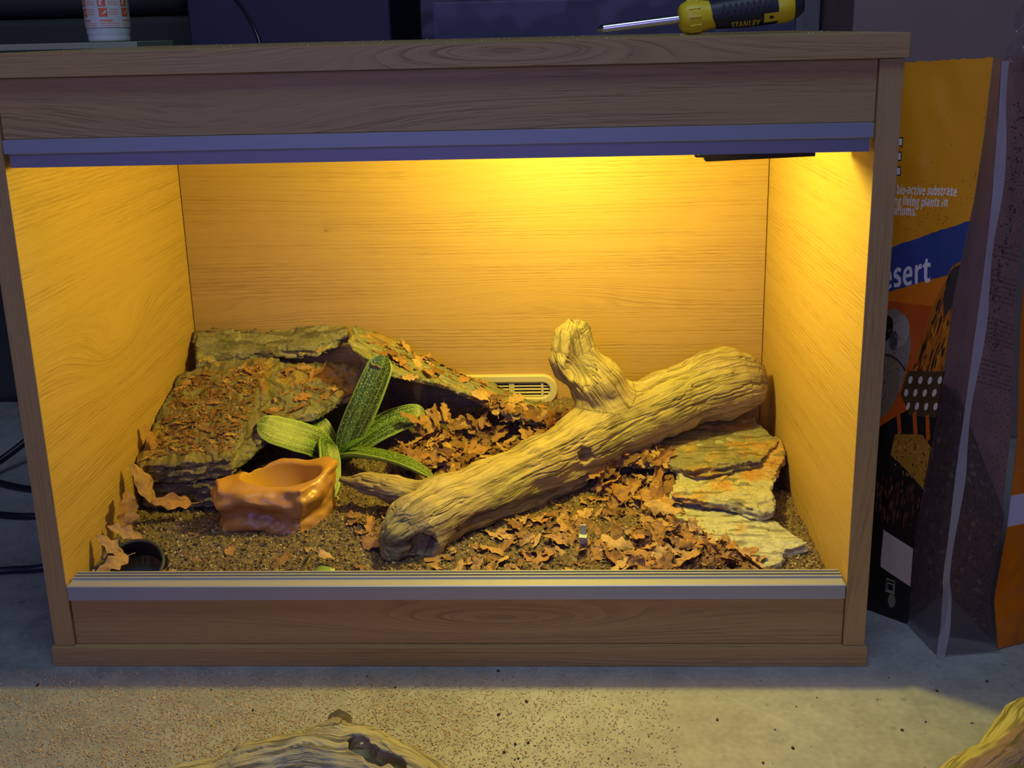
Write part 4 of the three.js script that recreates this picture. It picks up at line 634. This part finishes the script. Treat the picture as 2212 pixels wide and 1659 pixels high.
// ---------------------------------------------------------------- bag of substrate
{
  const bag = thing('substrate_bag', 'torn open orange substrate bag with clear side gusset standing right of the vivarium', 'bag');
  const poly = (tb, y) => { let i = 0; while (i + 2 < tb.length && y > tb[i + 1][0]) i++; const a = tb[i], b = tb[i + 1], t = clamp((y - a[0]) / (b[0] - a[0]), 0, 1.2); return V(mix(a[1], b[1], t), y, mix(a[2], b[2], t)); };
  const E = y => poly([[0, 0.4975, -0.077], [0.112, 0.497, -0.077], [0.194, 0.505, -0.075], [0.30, 0.5115, -0.071], [0.378, 0.5145, -0.07], [0.477, 0.5265, -0.07], [0.536, 0.5303, -0.07], [0.611, 0.5325, -0.07]], y);
  const Fb = y => poly([[0, 0.439, -0.125], [0.62, 0.4445, -0.135]], y);
  const N = y => poly([[0, 0.5083, -0.0205], [0.034, 0.5125, -0.026], [0.072, 0.5130, -0.030], [0.085, 0.5105, -0.028], [0.142, 0.5128, -0.028], [0.266, 0.5180, -0.031], [0.362, 0.5231, -0.031], [0.497, 0.5285, -0.035], [0.612, 0.5280, -0.042]], y);
  const R = y => poly([[0, 0.5765, -0.030], [0.057, 0.5684, -0.034], [0.137, 0.5752, -0.036], [0.239, 0.5769, -0.038], [0.36, 0.5690, -0.040], [0.62, 0.572, -0.050]], y);
  const Bk = y => poly([[0, 0.70, -0.075], [0.62, 0.69, -0.10]], y);
  // printed front
  const cv = document.createElement('canvas'); cv.width = 512; cv.height = 2048; const c = cv.getContext('2d');
  const X = u => (1 - u * 1.265) * 512, Y = v => (1 - v) * 2048, pth = a => { c.beginPath(); a.forEach(([u, v], i) => i ? c.lineTo(X(u), Y(v)) : c.moveTo(X(u), Y(v))); c.closePath(); };
  c.fillStyle = '#ef9f0c'; c.fillRect(0, 0, 512, 2048); c.fillStyle = '#e47c0a'; c.fillRect(0, Y(0.66), 512, 2048);
  c.fillStyle = '#f3efe2'; c.strokeStyle = '#1a1a22'; c.lineWidth = 4;
  for (const v of [0.869, 0.845, 0.820]) { c.fillRect(X(0.9), Y(v + 0.007), X(0.562) - X(0.9), 28); c.strokeRect(X(0.9), Y(v + 0.007), X(0.562) - X(0.9), 28); }
  const txt = (s, u0, u1, v, px, rot = 0, col = '#f3efe2', f = 'bold') => { c.save(); c.font = `${f} ${px}px sans-serif`; const w = c.measureText(s).width; c.translate(X(u0), Y(v)); c.rotate(rot); c.scale((X(u1) - X(u0)) / w, 1); c.fillStyle = col; c.textBaseline = 'middle'; c.textAlign = 'left'; c.fillText(s, 0, 0); c.restore(); };
  txt('bio-active substrate', 0.582, 0.130, 0.789, 44); txt('ng living plants in', 0.590, 0.180, 0.770, 44); txt('ariums.', 0.584, 0.405, 0.753, 44);
  c.fillStyle = '#33477a'; pth([[1, 0.635], [0.547, 0.692], [0.0, 0.742], [0.0, 0.657], [0.545, 0.612], [1, 0.57]]); c.fill();
  txt('Desert', 0.742, 0.212, 0.628, 124, -0.175, '#e9e4d2');
  const blob = (u, v, ru, rv, col, rot = 0) => { c.fillStyle = col; c.beginPath(); c.ellipse(X(u), Y(v), ru * 512, rv * 2048, rot, 0, 7); c.fill(); };
  c.fillStyle = '#c9590c'; c.fillRect(0, Y(0.595), 512, 1300);
  c.fillStyle = '#141009'; pth([[1, 0.36], [0.6, 0.35], [0.3, 0.40], [0, 0.44], [0, 0], [1, 0]]); c.fill();
  c.fillStyle = '#b8690f'; pth([[0.06, 0.665], [0, 0.675], [0, 0.46], [0.27, 0.50], [0.18, 0.58]]); c.fill();
  for (let i = 0; i < 220; i++) { const u = rr(0, 0.27), v = mix(0.47, 0.66, rnd()); if (u > 0.28 - (v - 0.47) * 1.2) continue; c.fillStyle = ['#3a2a12', '#d88a12', '#7a4210', '#1c1408', '#c05f0a'][Math.floor(rnd() * 5)]; c.beginPath(); c.ellipse(X(u), Y(v), rr(2, 5), rr(10, 34), 0.25, 0, 7); c.fill(); }
  c.fillStyle = '#40362c'; pth([[0.055, 0.66], [0.0, 0.67], [0.0, 0.60], [0.06, 0.575], [0.085, 0.62]]); c.fill();
  blob(0.50, 0.495, 0.23, 0.088, '#8d8468', 0.1); blob(0.52, 0.44, 0.17, 0.06, '#7f744f', 0.2); blob(0.42, 0.545, 0.10, 0.03, '#a39c80', 0.3); blob(0.56, 0.545, 0.09, 0.025, '#17150f', 0.5); blob(0.47, 0.525, 0.05, 0.018, '#4b4d3f'); 
  c.strokeStyle = '#3d3826'; c.lineWidth = 9; c.beginPath(); c.moveTo(X(0.62), Y(0.495)); c.quadraticCurveTo(X(0.45), Y(0.505), X(0.33), Y(0.475)); c.stroke();
  for (let i = 0; i < 260; i++) { const a = rr(0, 6.28), q = Math.sqrt(rnd()); c.fillStyle = rnd() < 0.5 ? 'rgba(60,54,36,.5)' : 'rgba(176,166,128,.5)'; c.beginPath(); c.ellipse(X(0.50 + 0.2 * q * Math.cos(a)), Y(0.49 + 0.08 * q * Math.sin(a)), rr(2, 7), rr(1, 4), rnd() * 3, 0, 7); c.fill(); }
  c.fillStyle = '#4b3a17'; pth([[0.30, 0.475], [0, 0.485], [0, 0.40], [0.25, 0.395], [0.36, 0.43]]); c.fill();
  for (let i = 0; i < 12; i++) blob(0.02 + 0.085 * (i % 4) + 0.03 * ((i >> 2) % 2), 0.468 - 0.024 * (i >> 2) - 0.003 * (i % 4), 0.022, 0.0075, '#d8cfae', 0.4);
  c.fillStyle = '#c9590c'; for (const u of [0.33, 0.17, 0.05]) { pth([[u + 0.05, 0.40], [u + 0.02, 0.405], [u - 0.03, 0.36], [u + 0.0, 0.352]]); c.fill(); }
  c.fillStyle = '#a5761c'; pth([[0.36, 0.355], [0.1, 0.365], [0, 0.345], [0, 0.265], [0.1, 0.28], [0.38, 0.315]]); c.fill();
  for (let i = 0; i < 90; i++) { c.fillStyle = rnd() < 0.5 ? '#5a3d10' : '#c79a30'; c.beginPath(); c.ellipse(X(rr(0, 0.35)), Y(rr(0.28, 0.35)), rr(2, 6), rr(2, 7), 0, 0, 7); c.fill(); }
  for (let i = 0; i < 120; i++) { c.fillStyle = ['#5e2c0c', '#3c2410', '#74451a'][Math.floor(rnd() * 3)]; c.beginPath(); c.ellipse(X(rr(0, 0.6)), Y(rr(0.19, 0.27)), rr(2, 6), rr(6, 24), 0, 0, 7); c.fill(); }
  c.fillStyle = '#b9ac90'; pth([[0.36, 0.17], [0.0, 0.15], [0, 0.075], [0.36, 0.095]]); c.fill();
  c.strokeStyle = '#9a9470'; c.lineWidth = 5; c.strokeRect(X(0.27), Y(0.075), 60, 50); c.strokeRect(X(0.25), Y(0.068), 40, 30); blob(0.2, 0.035, 0.05, 0.014, '#6f744e', 0.5);
  for (let i = 0; i < 260; i++) { c.fillStyle = 'rgba(60,25,5,.55)'; c.beginPath(); c.arc(X(rr(0, 0.65)), Y(rr(0.66, 0.8) + (rnd() < 0.2 ? rr(0, 0.15) : 0)), rr(0.8, 2.6), 0, 7); c.fill(); }
  const pt = new THREE.CanvasTexture(cv); pt.colorSpace = THREE.SRGBColorSpace; pt.magFilter = THREE.LinearFilter;
  const YT = 0.612;
  const face = (A, B, w, top) => gridGeo(24, 80, (u, v) => { const y = 0.001 + v * (YT + (top ? top(u) : 0)), a = A(y), b = B(y), q = a.lerp(b, u), k = Math.sin(u * Math.PI); return [q.x - w[0] * k * (1 - 0.6 * v) + 0.0016 * n3(u * 5, v * 16, 3) * k, y, q.z + w[1] * k * (1 - 0.6 * v) + 0.0016 * n3(u * 5, v * 16, 8) * k]; }, (u, v) => [1 - u, v]);
  part('printed_front', face(E, Fb, [0, 0], u => 0.002 * n3(u * 14, 2, 2) + 0.001 * n3(u * 50, 2, 2) - 0.006 * u), new THREE.MeshStandardMaterial({ map: pt, roughness: 0.42, side: THREE.DoubleSide }), bag, 'orange printed front panel');
  const rearTex = tex(256, 512, (i, j) => { const v = j / 512; if (v > 0.225 && v < 0.283 && i < 160) return [0.80, 0.78, 0.80]; const k = 1 + 0.05 * n3(i / 30, j / 30, 1); return [0.83 * k, 0.45 * k, 0.04]; });
  part('printed_back', gridGeo(24, 80, (u, v) => { const y = 0.001 + v * YT, q = R(y).lerp(Bk(y), u), k = Math.sin(Math.min(1, u * 2) * Math.PI); return [q.x, y + 0, q.z + 0.004 * n3(u * 14, v * 30, 4) * sstep(0.25, 0, v) * (0.3 + k)]; }, (u, v) => [u, v]), new THREE.MeshStandardMaterial({ map: rearTex, roughness: 0.2, side: THREE.DoubleSide }), bag, 'orange glossy rear panel');
  // inner side of the rear panel with small print, seen through the film
  const inner = tex(256, 1024, (i, j) => {
    const u = i / 256, v = j / 1024; let k = 1 + 0.10 * n3(u * 6, v * 14, 2) + 0.05 * n3(u * 40, v * 120, 5); let col = [0.60 * k, 0.44 * k, 0.38 * k];
    const lv = v + u * 0.02, row = Math.floor(lv * 95), inrow = lv * 95 - row; if (u > 0.5 && v > 0.3 && v < 0.62 && row % 9 > 2 && inrow > 0.35 && inrow < 0.75 && n3(u * 70, row * 3.3, 2) > -0.12) col = mix3(col, [0.30, 0.2, 0.18], 0.55);
    const sp = n3(u * 60, v * 240, 9); if (sp > 0.55 - 0.12 * sstep(0.5, 0.75, u)) col = [0.1, 0.08, 0.08]; return col;
  });
  part('inner_panel', gridGeo(14, 60, (u, v) => { const y = mix(0.14, YT, v), a = E(y), b = R(y); return [mix(a.x + 0.002, b.x - 0.001, u), y, mix(a.z - 0.002, b.z - 0.012, u) - 0.020 * Math.sin(u * Math.PI) * 0.5]; }), new THREE.MeshStandardMaterial({ map: inner, roughness: 0.7, side: THREE.DoubleSide }), bag, 'pinkish inner side with small print');
  // soil inside
  const fill = []; const top = u => u < 0.45 ? 0.285 - 0.02 * u : mix(0.276, 0.150, (u - 0.45) / 0.55);
  fill.push(gridGeo(60, 90, (u, v) => { const y = mix(0.012, top(u), v), a = E(y), m = N(y), b = R(y); const q = u < 0.45 ? a.clone().lerp(m, u / 0.45) : m.clone().lerp(b, (u - 0.45) / 0.55); const back = 0.006 + 0.014 * sstep(0.085, 0.0, y) * Math.sin(u * Math.PI); return [mix(q.x, (a.x + b.x) / 2, 0.04), y, q.z - back - 0.006 * Math.sin(u * Math.PI) + 0.0012 * n3(u * 60, v * 90, 1)]; }));
  fill.push(gridGeo(20, 8, (u, v) => { const y = top(u), a = E(y), m = N(y), b = R(y); const q = u < 0.45 ? a.clone().lerp(m, u / 0.45) : m.clone().lerp(b, (u - 0.45) / 0.55); return [mix(mix(q.x, (a.x + b.x) / 2, 0.04), mix(0.50, 0.60, u), v), y, mix(q.z - 0.006 - 0.006 * Math.sin(u * Math.PI), -0.13, v)]; }));
  const fg = paint(mergeGeometries(fill), (x, y, z) => { const n = n3(x * 420, y * 420, z * 420), m = n3(x * 150, y * 150, z * 150); return mix3(mix3([0.05, 0.03, 0.025], [0.13, 0.075, 0.055], clamp(0.5 + n)), [0.26, 0.18, 0.11], sstep(0.4, 0.6, m + 0.3 * n) * 0.8); });
  part('soil_fill', fg, new THREE.MeshStandardMaterial({ vertexColors: true, roughness: 0.95, side: THREE.DoubleSide }), bag, 'dark brown soil inside the bag').userData.kind = 'stuff';
  const film = r => new THREE.MeshPhysicalMaterial({ color: new THREE.Color().setRGB(0.86, 0.86, 0.88), roughness: r, transmission: 1, thickness: 0, ior: 1.5, side: THREE.DoubleSide });
  const crumple = (u, v) => 0.0020 * n3(u * 3, v * 12, 6) + 0.0012 * n3(u * 9, v * 26, 2);
  part('clear_gusset', gridGeo(30, 110, (u, v) => { const y = 0.001 + v * (YT + 0.002), a = E(y), m = N(y), b = R(y), q = u < 0.45 ? a.clone().lerp(m, u / 0.45) : m.clone().lerp(b, (u - 0.45) / 0.55), k = Math.sin(u * Math.PI); return [q.x, y, q.z + crumple(u, v) * k + 0.002]; }), film(0.38), bag, 'clear plastic side gusset');
  part('corner_fold', gridGeo(12, 12, (u, v) => { const a = V(0.4965, 0.004, -0.072), b = V(0.578, 0.001, -0.024), n = V(0.5083, 0.001, -0.0165), k = N(0.07); const l = u < 0.35 ? a.clone().lerp(n, u / 0.35) : n.clone().lerp(b, (u - 0.35) / 0.65), h = V(k.x, 0.075, k.z + 0.007); return l.lerp(h, v).toArray(); }), film(0.48), bag, 'bluish folded bottom corner');
  part('seam_fin', gridGeo(4, 120, (u, v) => { const y = 0.001 + v * (YT - 0.002), n = N(y); return [n.x + (u - 0.2) * 0.0085 * (0.75 + 0.25 * Math.sin(y * 40)), y, n.z + 0.0045 + 0.004 * u + 0.0012 * n3(v * 20, u, 3)]; }), new THREE.MeshPhysicalMaterial({ color: new THREE.Color().setRGB(0.44, 0.44, 0.47), roughness: 0.35, transparent: true, opacity: 0.5, side: THREE.DoubleSide }), bag, 'pale heat sealed seam down the gusset');
  part('torn_top', gridGeo(40, 40, (u, v) => { const y = mix(0.600, 0.72 + 0.01 * n3(u * 9, 1, 1), v); return [mix(0.5375 + 0.012 * v + 0.008 * v * v, 0.62, u) + 0.003 * n3(v * 6, 2, 2), y, -0.055 + 0.020 * n3(u * 5, v * 5, 3) + 0.008 * n3(u * 14, v * 12, 5)]; }), film(0.34), bag, 'crumpled clear torn open top');
  const c2 = new THREE.IcosahedronGeometry(1, 0), NS = 260, im = new THREE.InstancedMesh(c2, std([0.03, 0.025, 0.025], 0.9), NS), MM = new THREE.Matrix4(); im.name = 'soil_specks'; im.userData.kind = 'stuff';
  for (let i = 0; i < NS; i++) { const y = 0.33 + 0.25 * rnd() * rnd() + (rnd() < 0.4 ? rr(0, 0.2) : 0), a = N(y), b = R(y), u = clamp(0.5 + 0.25 * n3(y * 9, 1, 1) + rr(-0.25, 0.25) * rnd(), 0.1, 0.9), s = 0.0004 + 0.0009 * rnd() ** 2; MM.makeScale(s, s, s).setPosition(mix(a.x, b.x, u), y, mix(a.z, b.z, u) - 0.0015); im.setMatrixAt(i, MM); } bag.add(im);
}

// ---------------------------------------------------------------- background things
{
  const dark = std([0.030, 0.038, 0.026], 0.7), t = thing('storage_crate', 'dark green plastic storage crate behind the left end of the vivarium', 'crate', [-0.80, 0, -1.0]);
  part('body', mergeGeometries([box(0.62, 0.62, 0.4, 0, 0.31, 0, 0.02), box(0.635, 0.012, 0.415, 0, 0.60, 0, 0.005)]), dark, t); part('lid', mergeGeometries([box(0.64, 0.065, 0.42, 0, 0.652, 0, 0.012)]), dark, t);
  part('upper_crate', mergeGeometries([box(0.62, 0.5, 0.4, 0, 0.936, 0, 0.03)]), dark, t);
  solo('storage_box', box(0.322, 0.95, 0.35, -0.299, 0.475, -0.88, 0.004), std([0.022, 0.022, 0.045], 0.55), 'dark navy upright box behind the vivarium with a cord hanging before it', 'box');
  const w = thing('wrapped_box', 'dark blue box in clear plastic wrap behind the screwdriver', 'box', [0.206, 0, -0.80]);
  part('carton', box(0.54, 0.692, 0.34, 0, 0.346, 0, 0.004), std([0.026, 0.024, 0.055], 0.6), w);
  part('plastic_wrap', gridGeo(60, 60, (u, v) => [mix(-0.286, 0.276, u), 0.001 + v * 0.697, 0.1745 + 0.004 + 0.004 * n3(u * 9, v * 9, 1) + 0.002 * n3(u * 22, v * 22, 4)]), new THREE.MeshPhysicalMaterial({ color: new THREE.Color().setRGB(0.3, 0.28, 0.4), roughness: 0.12, transparent: true, opacity: 0.16, side: THREE.DoubleSide }), w);
  solo('dark_cabinet', box(1.1, 1.1, 0.1, 0.1, 0.55, -1.2, 0.004), std([0.012, 0.011, 0.010], 0.8), 'black cabinet front behind the boxes in the dark background', 'cabinet');
  const cb = thing('cardboard_box', 'brown cardboard box behind the orange bag at the right edge', 'box', [0.86, 0, -0.78]);
  const cardT = tex(512, 512, (i, j) => { const k = 1 + 0.06 * n3(i / 3, j / 90, 2) + 0.08 * n3(i / 60, j / 60, 3) + 0.05 * n3(i / 4, j / 4, 5); return S3([0.27 * k, 0.19 * k, 0.155 * k]); }), cm = new THREE.MeshStandardMaterial({ map: cardT, roughness: 0.85 });
  part('carton', box(0.62, 0.90, 0.36, 0.0, 0.45, 0, 0.004), cm, cb); 
  const fl = new THREE.Shape(); fl.moveTo(-0.225, 0.632); fl.lineTo(-0.160, 0.565); fl.lineTo(-0.25, 0.555); fl.lineTo(-0.30, 0.60); part('flap', new THREE.ExtrudeGeometry(fl, { depth: 0.004, bevelEnabled: false }).translate(0, 0, 0.1805), cm, cb);
  solo('grey_panel', box(0.045, 0.9, 0.10, 0.518, 0.45, -0.80, 0.003), std([0.15, 0.15, 0.13], 0.8), 'grey upright panel left of the cardboard box behind the vivarium corner', 'panel');
  // low table behind with a bottle
  const tb = thing('side_table', 'pale green topped low table behind the left back corner of the vivarium', 'table', [-0.77, 0, -0.56]);
  part('tabletop', box(0.66, 0.0085, 0.14, -0.020, 0.64145, 0, 0.001), new THREE.MeshStandardMaterial({ color: new THREE.Color().setRGB(0.34, 0.36, 0.22), roughness: 0.3 }), tb);
  for (const [x, z] of [[0.30, 0.055], [0.30, -0.055], [-0.30, 0.055], [-0.30, -0.055]]) part('leg', box(0.02, 0.6370, 0.02, x - 0.02, 0.3185, z, 0.002), std([0.05, 0.05, 0.05], 0.6), tb);
  const bt = thing('bottle', 'white plastic bottle with orange print standing on the low table', 'bottle', [-0.525, 0.6457, -0.555]);
  const bc = document.createElement('canvas'); bc.width = 1024; bc.height = 512; const b = bc.getContext('2d'); b.fillStyle = '#cfd6c6'; b.fillRect(0, 0, 1024, 512); b.translate(0, 235);
  for (let k = 0; k < 6; k++) { const x = k * 171 + 4; b.fillStyle = '#e0672a'; b.fillRect(x, 70, 60, 60); b.fillRect(x + 5, 140, 62, 62); b.fillStyle = '#cfd6c6'; b.fillRect(x + 14, 86, 16, 34); b.fillRect(x + 30, 80, 8, 12); b.beginPath(); b.moveTo(x + 20, 190); b.lineTo(x + 60, 150); b.lineTo(x + 60, 170); b.fill(); b.fillStyle = '#dc8a63'; for (let i = 0; i < 3; i++) { b.fillRect(x + 76, 78 + i * 17, 70, 6); b.fillRect(x + 76, 148 + i * 17, 66, 6); } b.fillRect(x + 8, 222, 90, 14); for (let i = 0; i < 3; i++) b.fillRect(x + 8, 246 + i * 14, 140, 5); b.fillRect(x, 20, 110, 8); b.fillRect(x, 36, 90, 8); }
  const bx = new THREE.CanvasTexture(bc); bx.colorSpace = THREE.SRGBColorSpace; bx.magFilter = THREE.LinearFilter; bx.wrapS = THREE.RepeatWrapping;
  part('bottle_body', new THREE.LatheGeometry([[0.0001, 0], [0.0275, 0.0005], [0.0288, 0.003], [0.0288, 0.008], [0.0282, 0.009], [0.0298, 0.014], [0.031, 0.06], [0.031, 0.125], [0.028, 0.138], [0.012, 0.15], [0.011, 0.158], [0.0001, 0.158]].map(p => new THREE.Vector2(...p)), 48), std([0.62, 0.66, 0.58], 0.35), bt);
  part('label_print', new THREE.CylinderGeometry(0.0315, 0.0308, 0.10, 48, 1, true).translate(0, 0.070, 0), new THREE.MeshStandardMaterial({ map: bx, roughness: 0.4 }), bt, 'white label with orange pictograms');
  part('cap', new THREE.CylinderGeometry(0.013, 0.013, 0.022, 32).translate(0, 0.168, 0), std([0.5, 0.5, 0.45], 0.4), bt);
  solo('hanging_cord', tube([[-0.46, 0.80, -0.66], [-0.36, 0.715, -0.60], [-0.318, 0.674, -0.55], [-0.300, 0.640, -0.53], [-0.296, 0.60, -0.52], [-0.31, 0.3, -0.55], [-0.30, 0.0045, -0.57]], 0.0032, 120, 10), std([0.015, 0.016, 0.022], 0.28), 'thin black cord hanging behind the vivarium in front of the navy box', 'cable');
}
// ---------------------------------------------------------------- cables on the floor at the left
{
  const cm = std([0.012, 0.013, 0.022], 0.3);
  solo('power_cable', tube([[-1.15, 0.005, -0.25], [-0.92, 0.0055, -0.36], [-0.79, 0.006, -0.425], [-0.735, 0.030, -0.50], [-0.68, 0.075, -0.58], [-0.62, 0.12, -0.64], [-0.55, 0.15, -0.66]], 0.0056, 120, 12), cm, 'thick black cable rising from the floor behind the left side of the vivarium', 'cable');
  const t = thing('mains_lead', 'black looped mains lead with a plug on the floor left of the vivarium', 'cable');
  part('cord', tube([[-1.1, 0.005, -0.55], [-0.85, 0.005, -0.52], [-0.735, 0.0055, -0.452], [-0.66, 0.005, -0.425], [-0.60, 0.005, -0.43], [-0.52, 0.005, -0.455], [-0.47, 0.005, -0.43], [-0.52, 0.005, -0.375], [-0.616, 0.005, -0.340], [-0.674, 0.005, -0.345], [-0.80, 0.005, -0.38], [-1.0, 0.005, -0.33], [-1.02, 0.005, -0.2], [-0.80, 0.005, -0.155], [-0.66, 0.005, -0.170], [-0.589, 0.005, -0.191], [-0.54, 0.006, -0.196], [-0.515, 0.009, -0.205]], 0.0045, 260, 12), cm, t);
  part('plug', mergeGeometries([box(0.034, 0.030, 0.05, 0, 0.0155, 0, 0.008), box(0.018, 0.018, 0.03, -0.002, 0.016, 0.035, 0.006)]).rotateY(0.35).translate(-0.527, 0, -0.235), std([0.02, 0.02, 0.024], 0.5), t, 'black moulded plug');
}
// ---------------------------------------------------------------- sawdust and crumbs on the floor
{
  const c = new THREE.IcosahedronGeometry(1, 0), M = new THREE.Matrix4(), q = new THREE.Quaternion(), e = new THREE.Euler();
  const strew = (name, N, f, label, cat) => { const im = new THREE.InstancedMesh(c, std([1, 1, 1], 0.9), N); let i = 0, g = 0; while (i < N && g++ < N * 60) { const r = f(); if (!r) continue; M.compose(V(r.x, r.s * 0.35, r.z), q.setFromEuler(e.set(rr(0, 6), rr(0, 6), rr(0, 6))), V(r.s * rr(0.8, 1.6), r.s * rr(0.5, 0.9), r.s * rr(0.7, 1.2))); im.setMatrixAt(i, M); im.setColorAt(i, new THREE.Color().setRGB(...r.c)); i++; } im.count = i; im.name = numbered(name); im.castShadow = im.receiveShadow = true; scene.add(im); tag(im, label, cat, null, 'stuff'); };
  strew('sawdust', 26000, () => { const x = rr(-0.52, 0.22), z = 0.004 + 0.30 * rnd(), dx = (x + 0.20) / 0.24, dz = (z - 0.10) / 0.075; if (rnd() > Math.exp(-0.5 * (dx * dx + dz * dz)) * (0.75 + 0.5 * n3(x * 22, z * 22, 3)) ) return null; return { x, z, s: 0.0004 + 0.0007 * rnd() ** 2, c: mix3([0.40, 0.25, 0.13], [0.62, 0.45, 0.27], rnd()) }; }, 'fine orange brown sawdust sprinkled on the concrete in front of the vivarium', 'sawdust');
  strew('dirt_crumbs', 520, () => { const x = rr(-0.6, 0.62), z = 0.005 + 0.32 * rnd(), k = Math.exp(-(((x - 0.075) / 0.03) ** 2) - ((z - 0.105) / 0.03) ** 2); if (rnd() > 0.12 + k) return null; const w = rnd(); return { x, z, s: 0.0004 + 0.0017 * rnd() ** 5, c: w < 0.7 ? [0.05, 0.035, 0.025] : w < 0.9 ? [0.45, 0.38, 0.26] : [0.3, 0.22, 0.05] }; }, 'dark soil crumbs scattered over the concrete floor in front', 'dirt');
  strew('dust_bits', 240, () => { const x = rr(-0.42, 0.42); return { x, z: -0.46 + 0.455 * rnd(), s: 0.0003 + 0.0007 * rnd() ** 2, c: [0.55, 0.5, 0.4] }; }, 'pale dust bits lying on the top of the vivarium', 'dust');
  const last = scene.children[scene.children.length - 1]; last.position.y = TOP;
}
renderer.render(scene, camera);
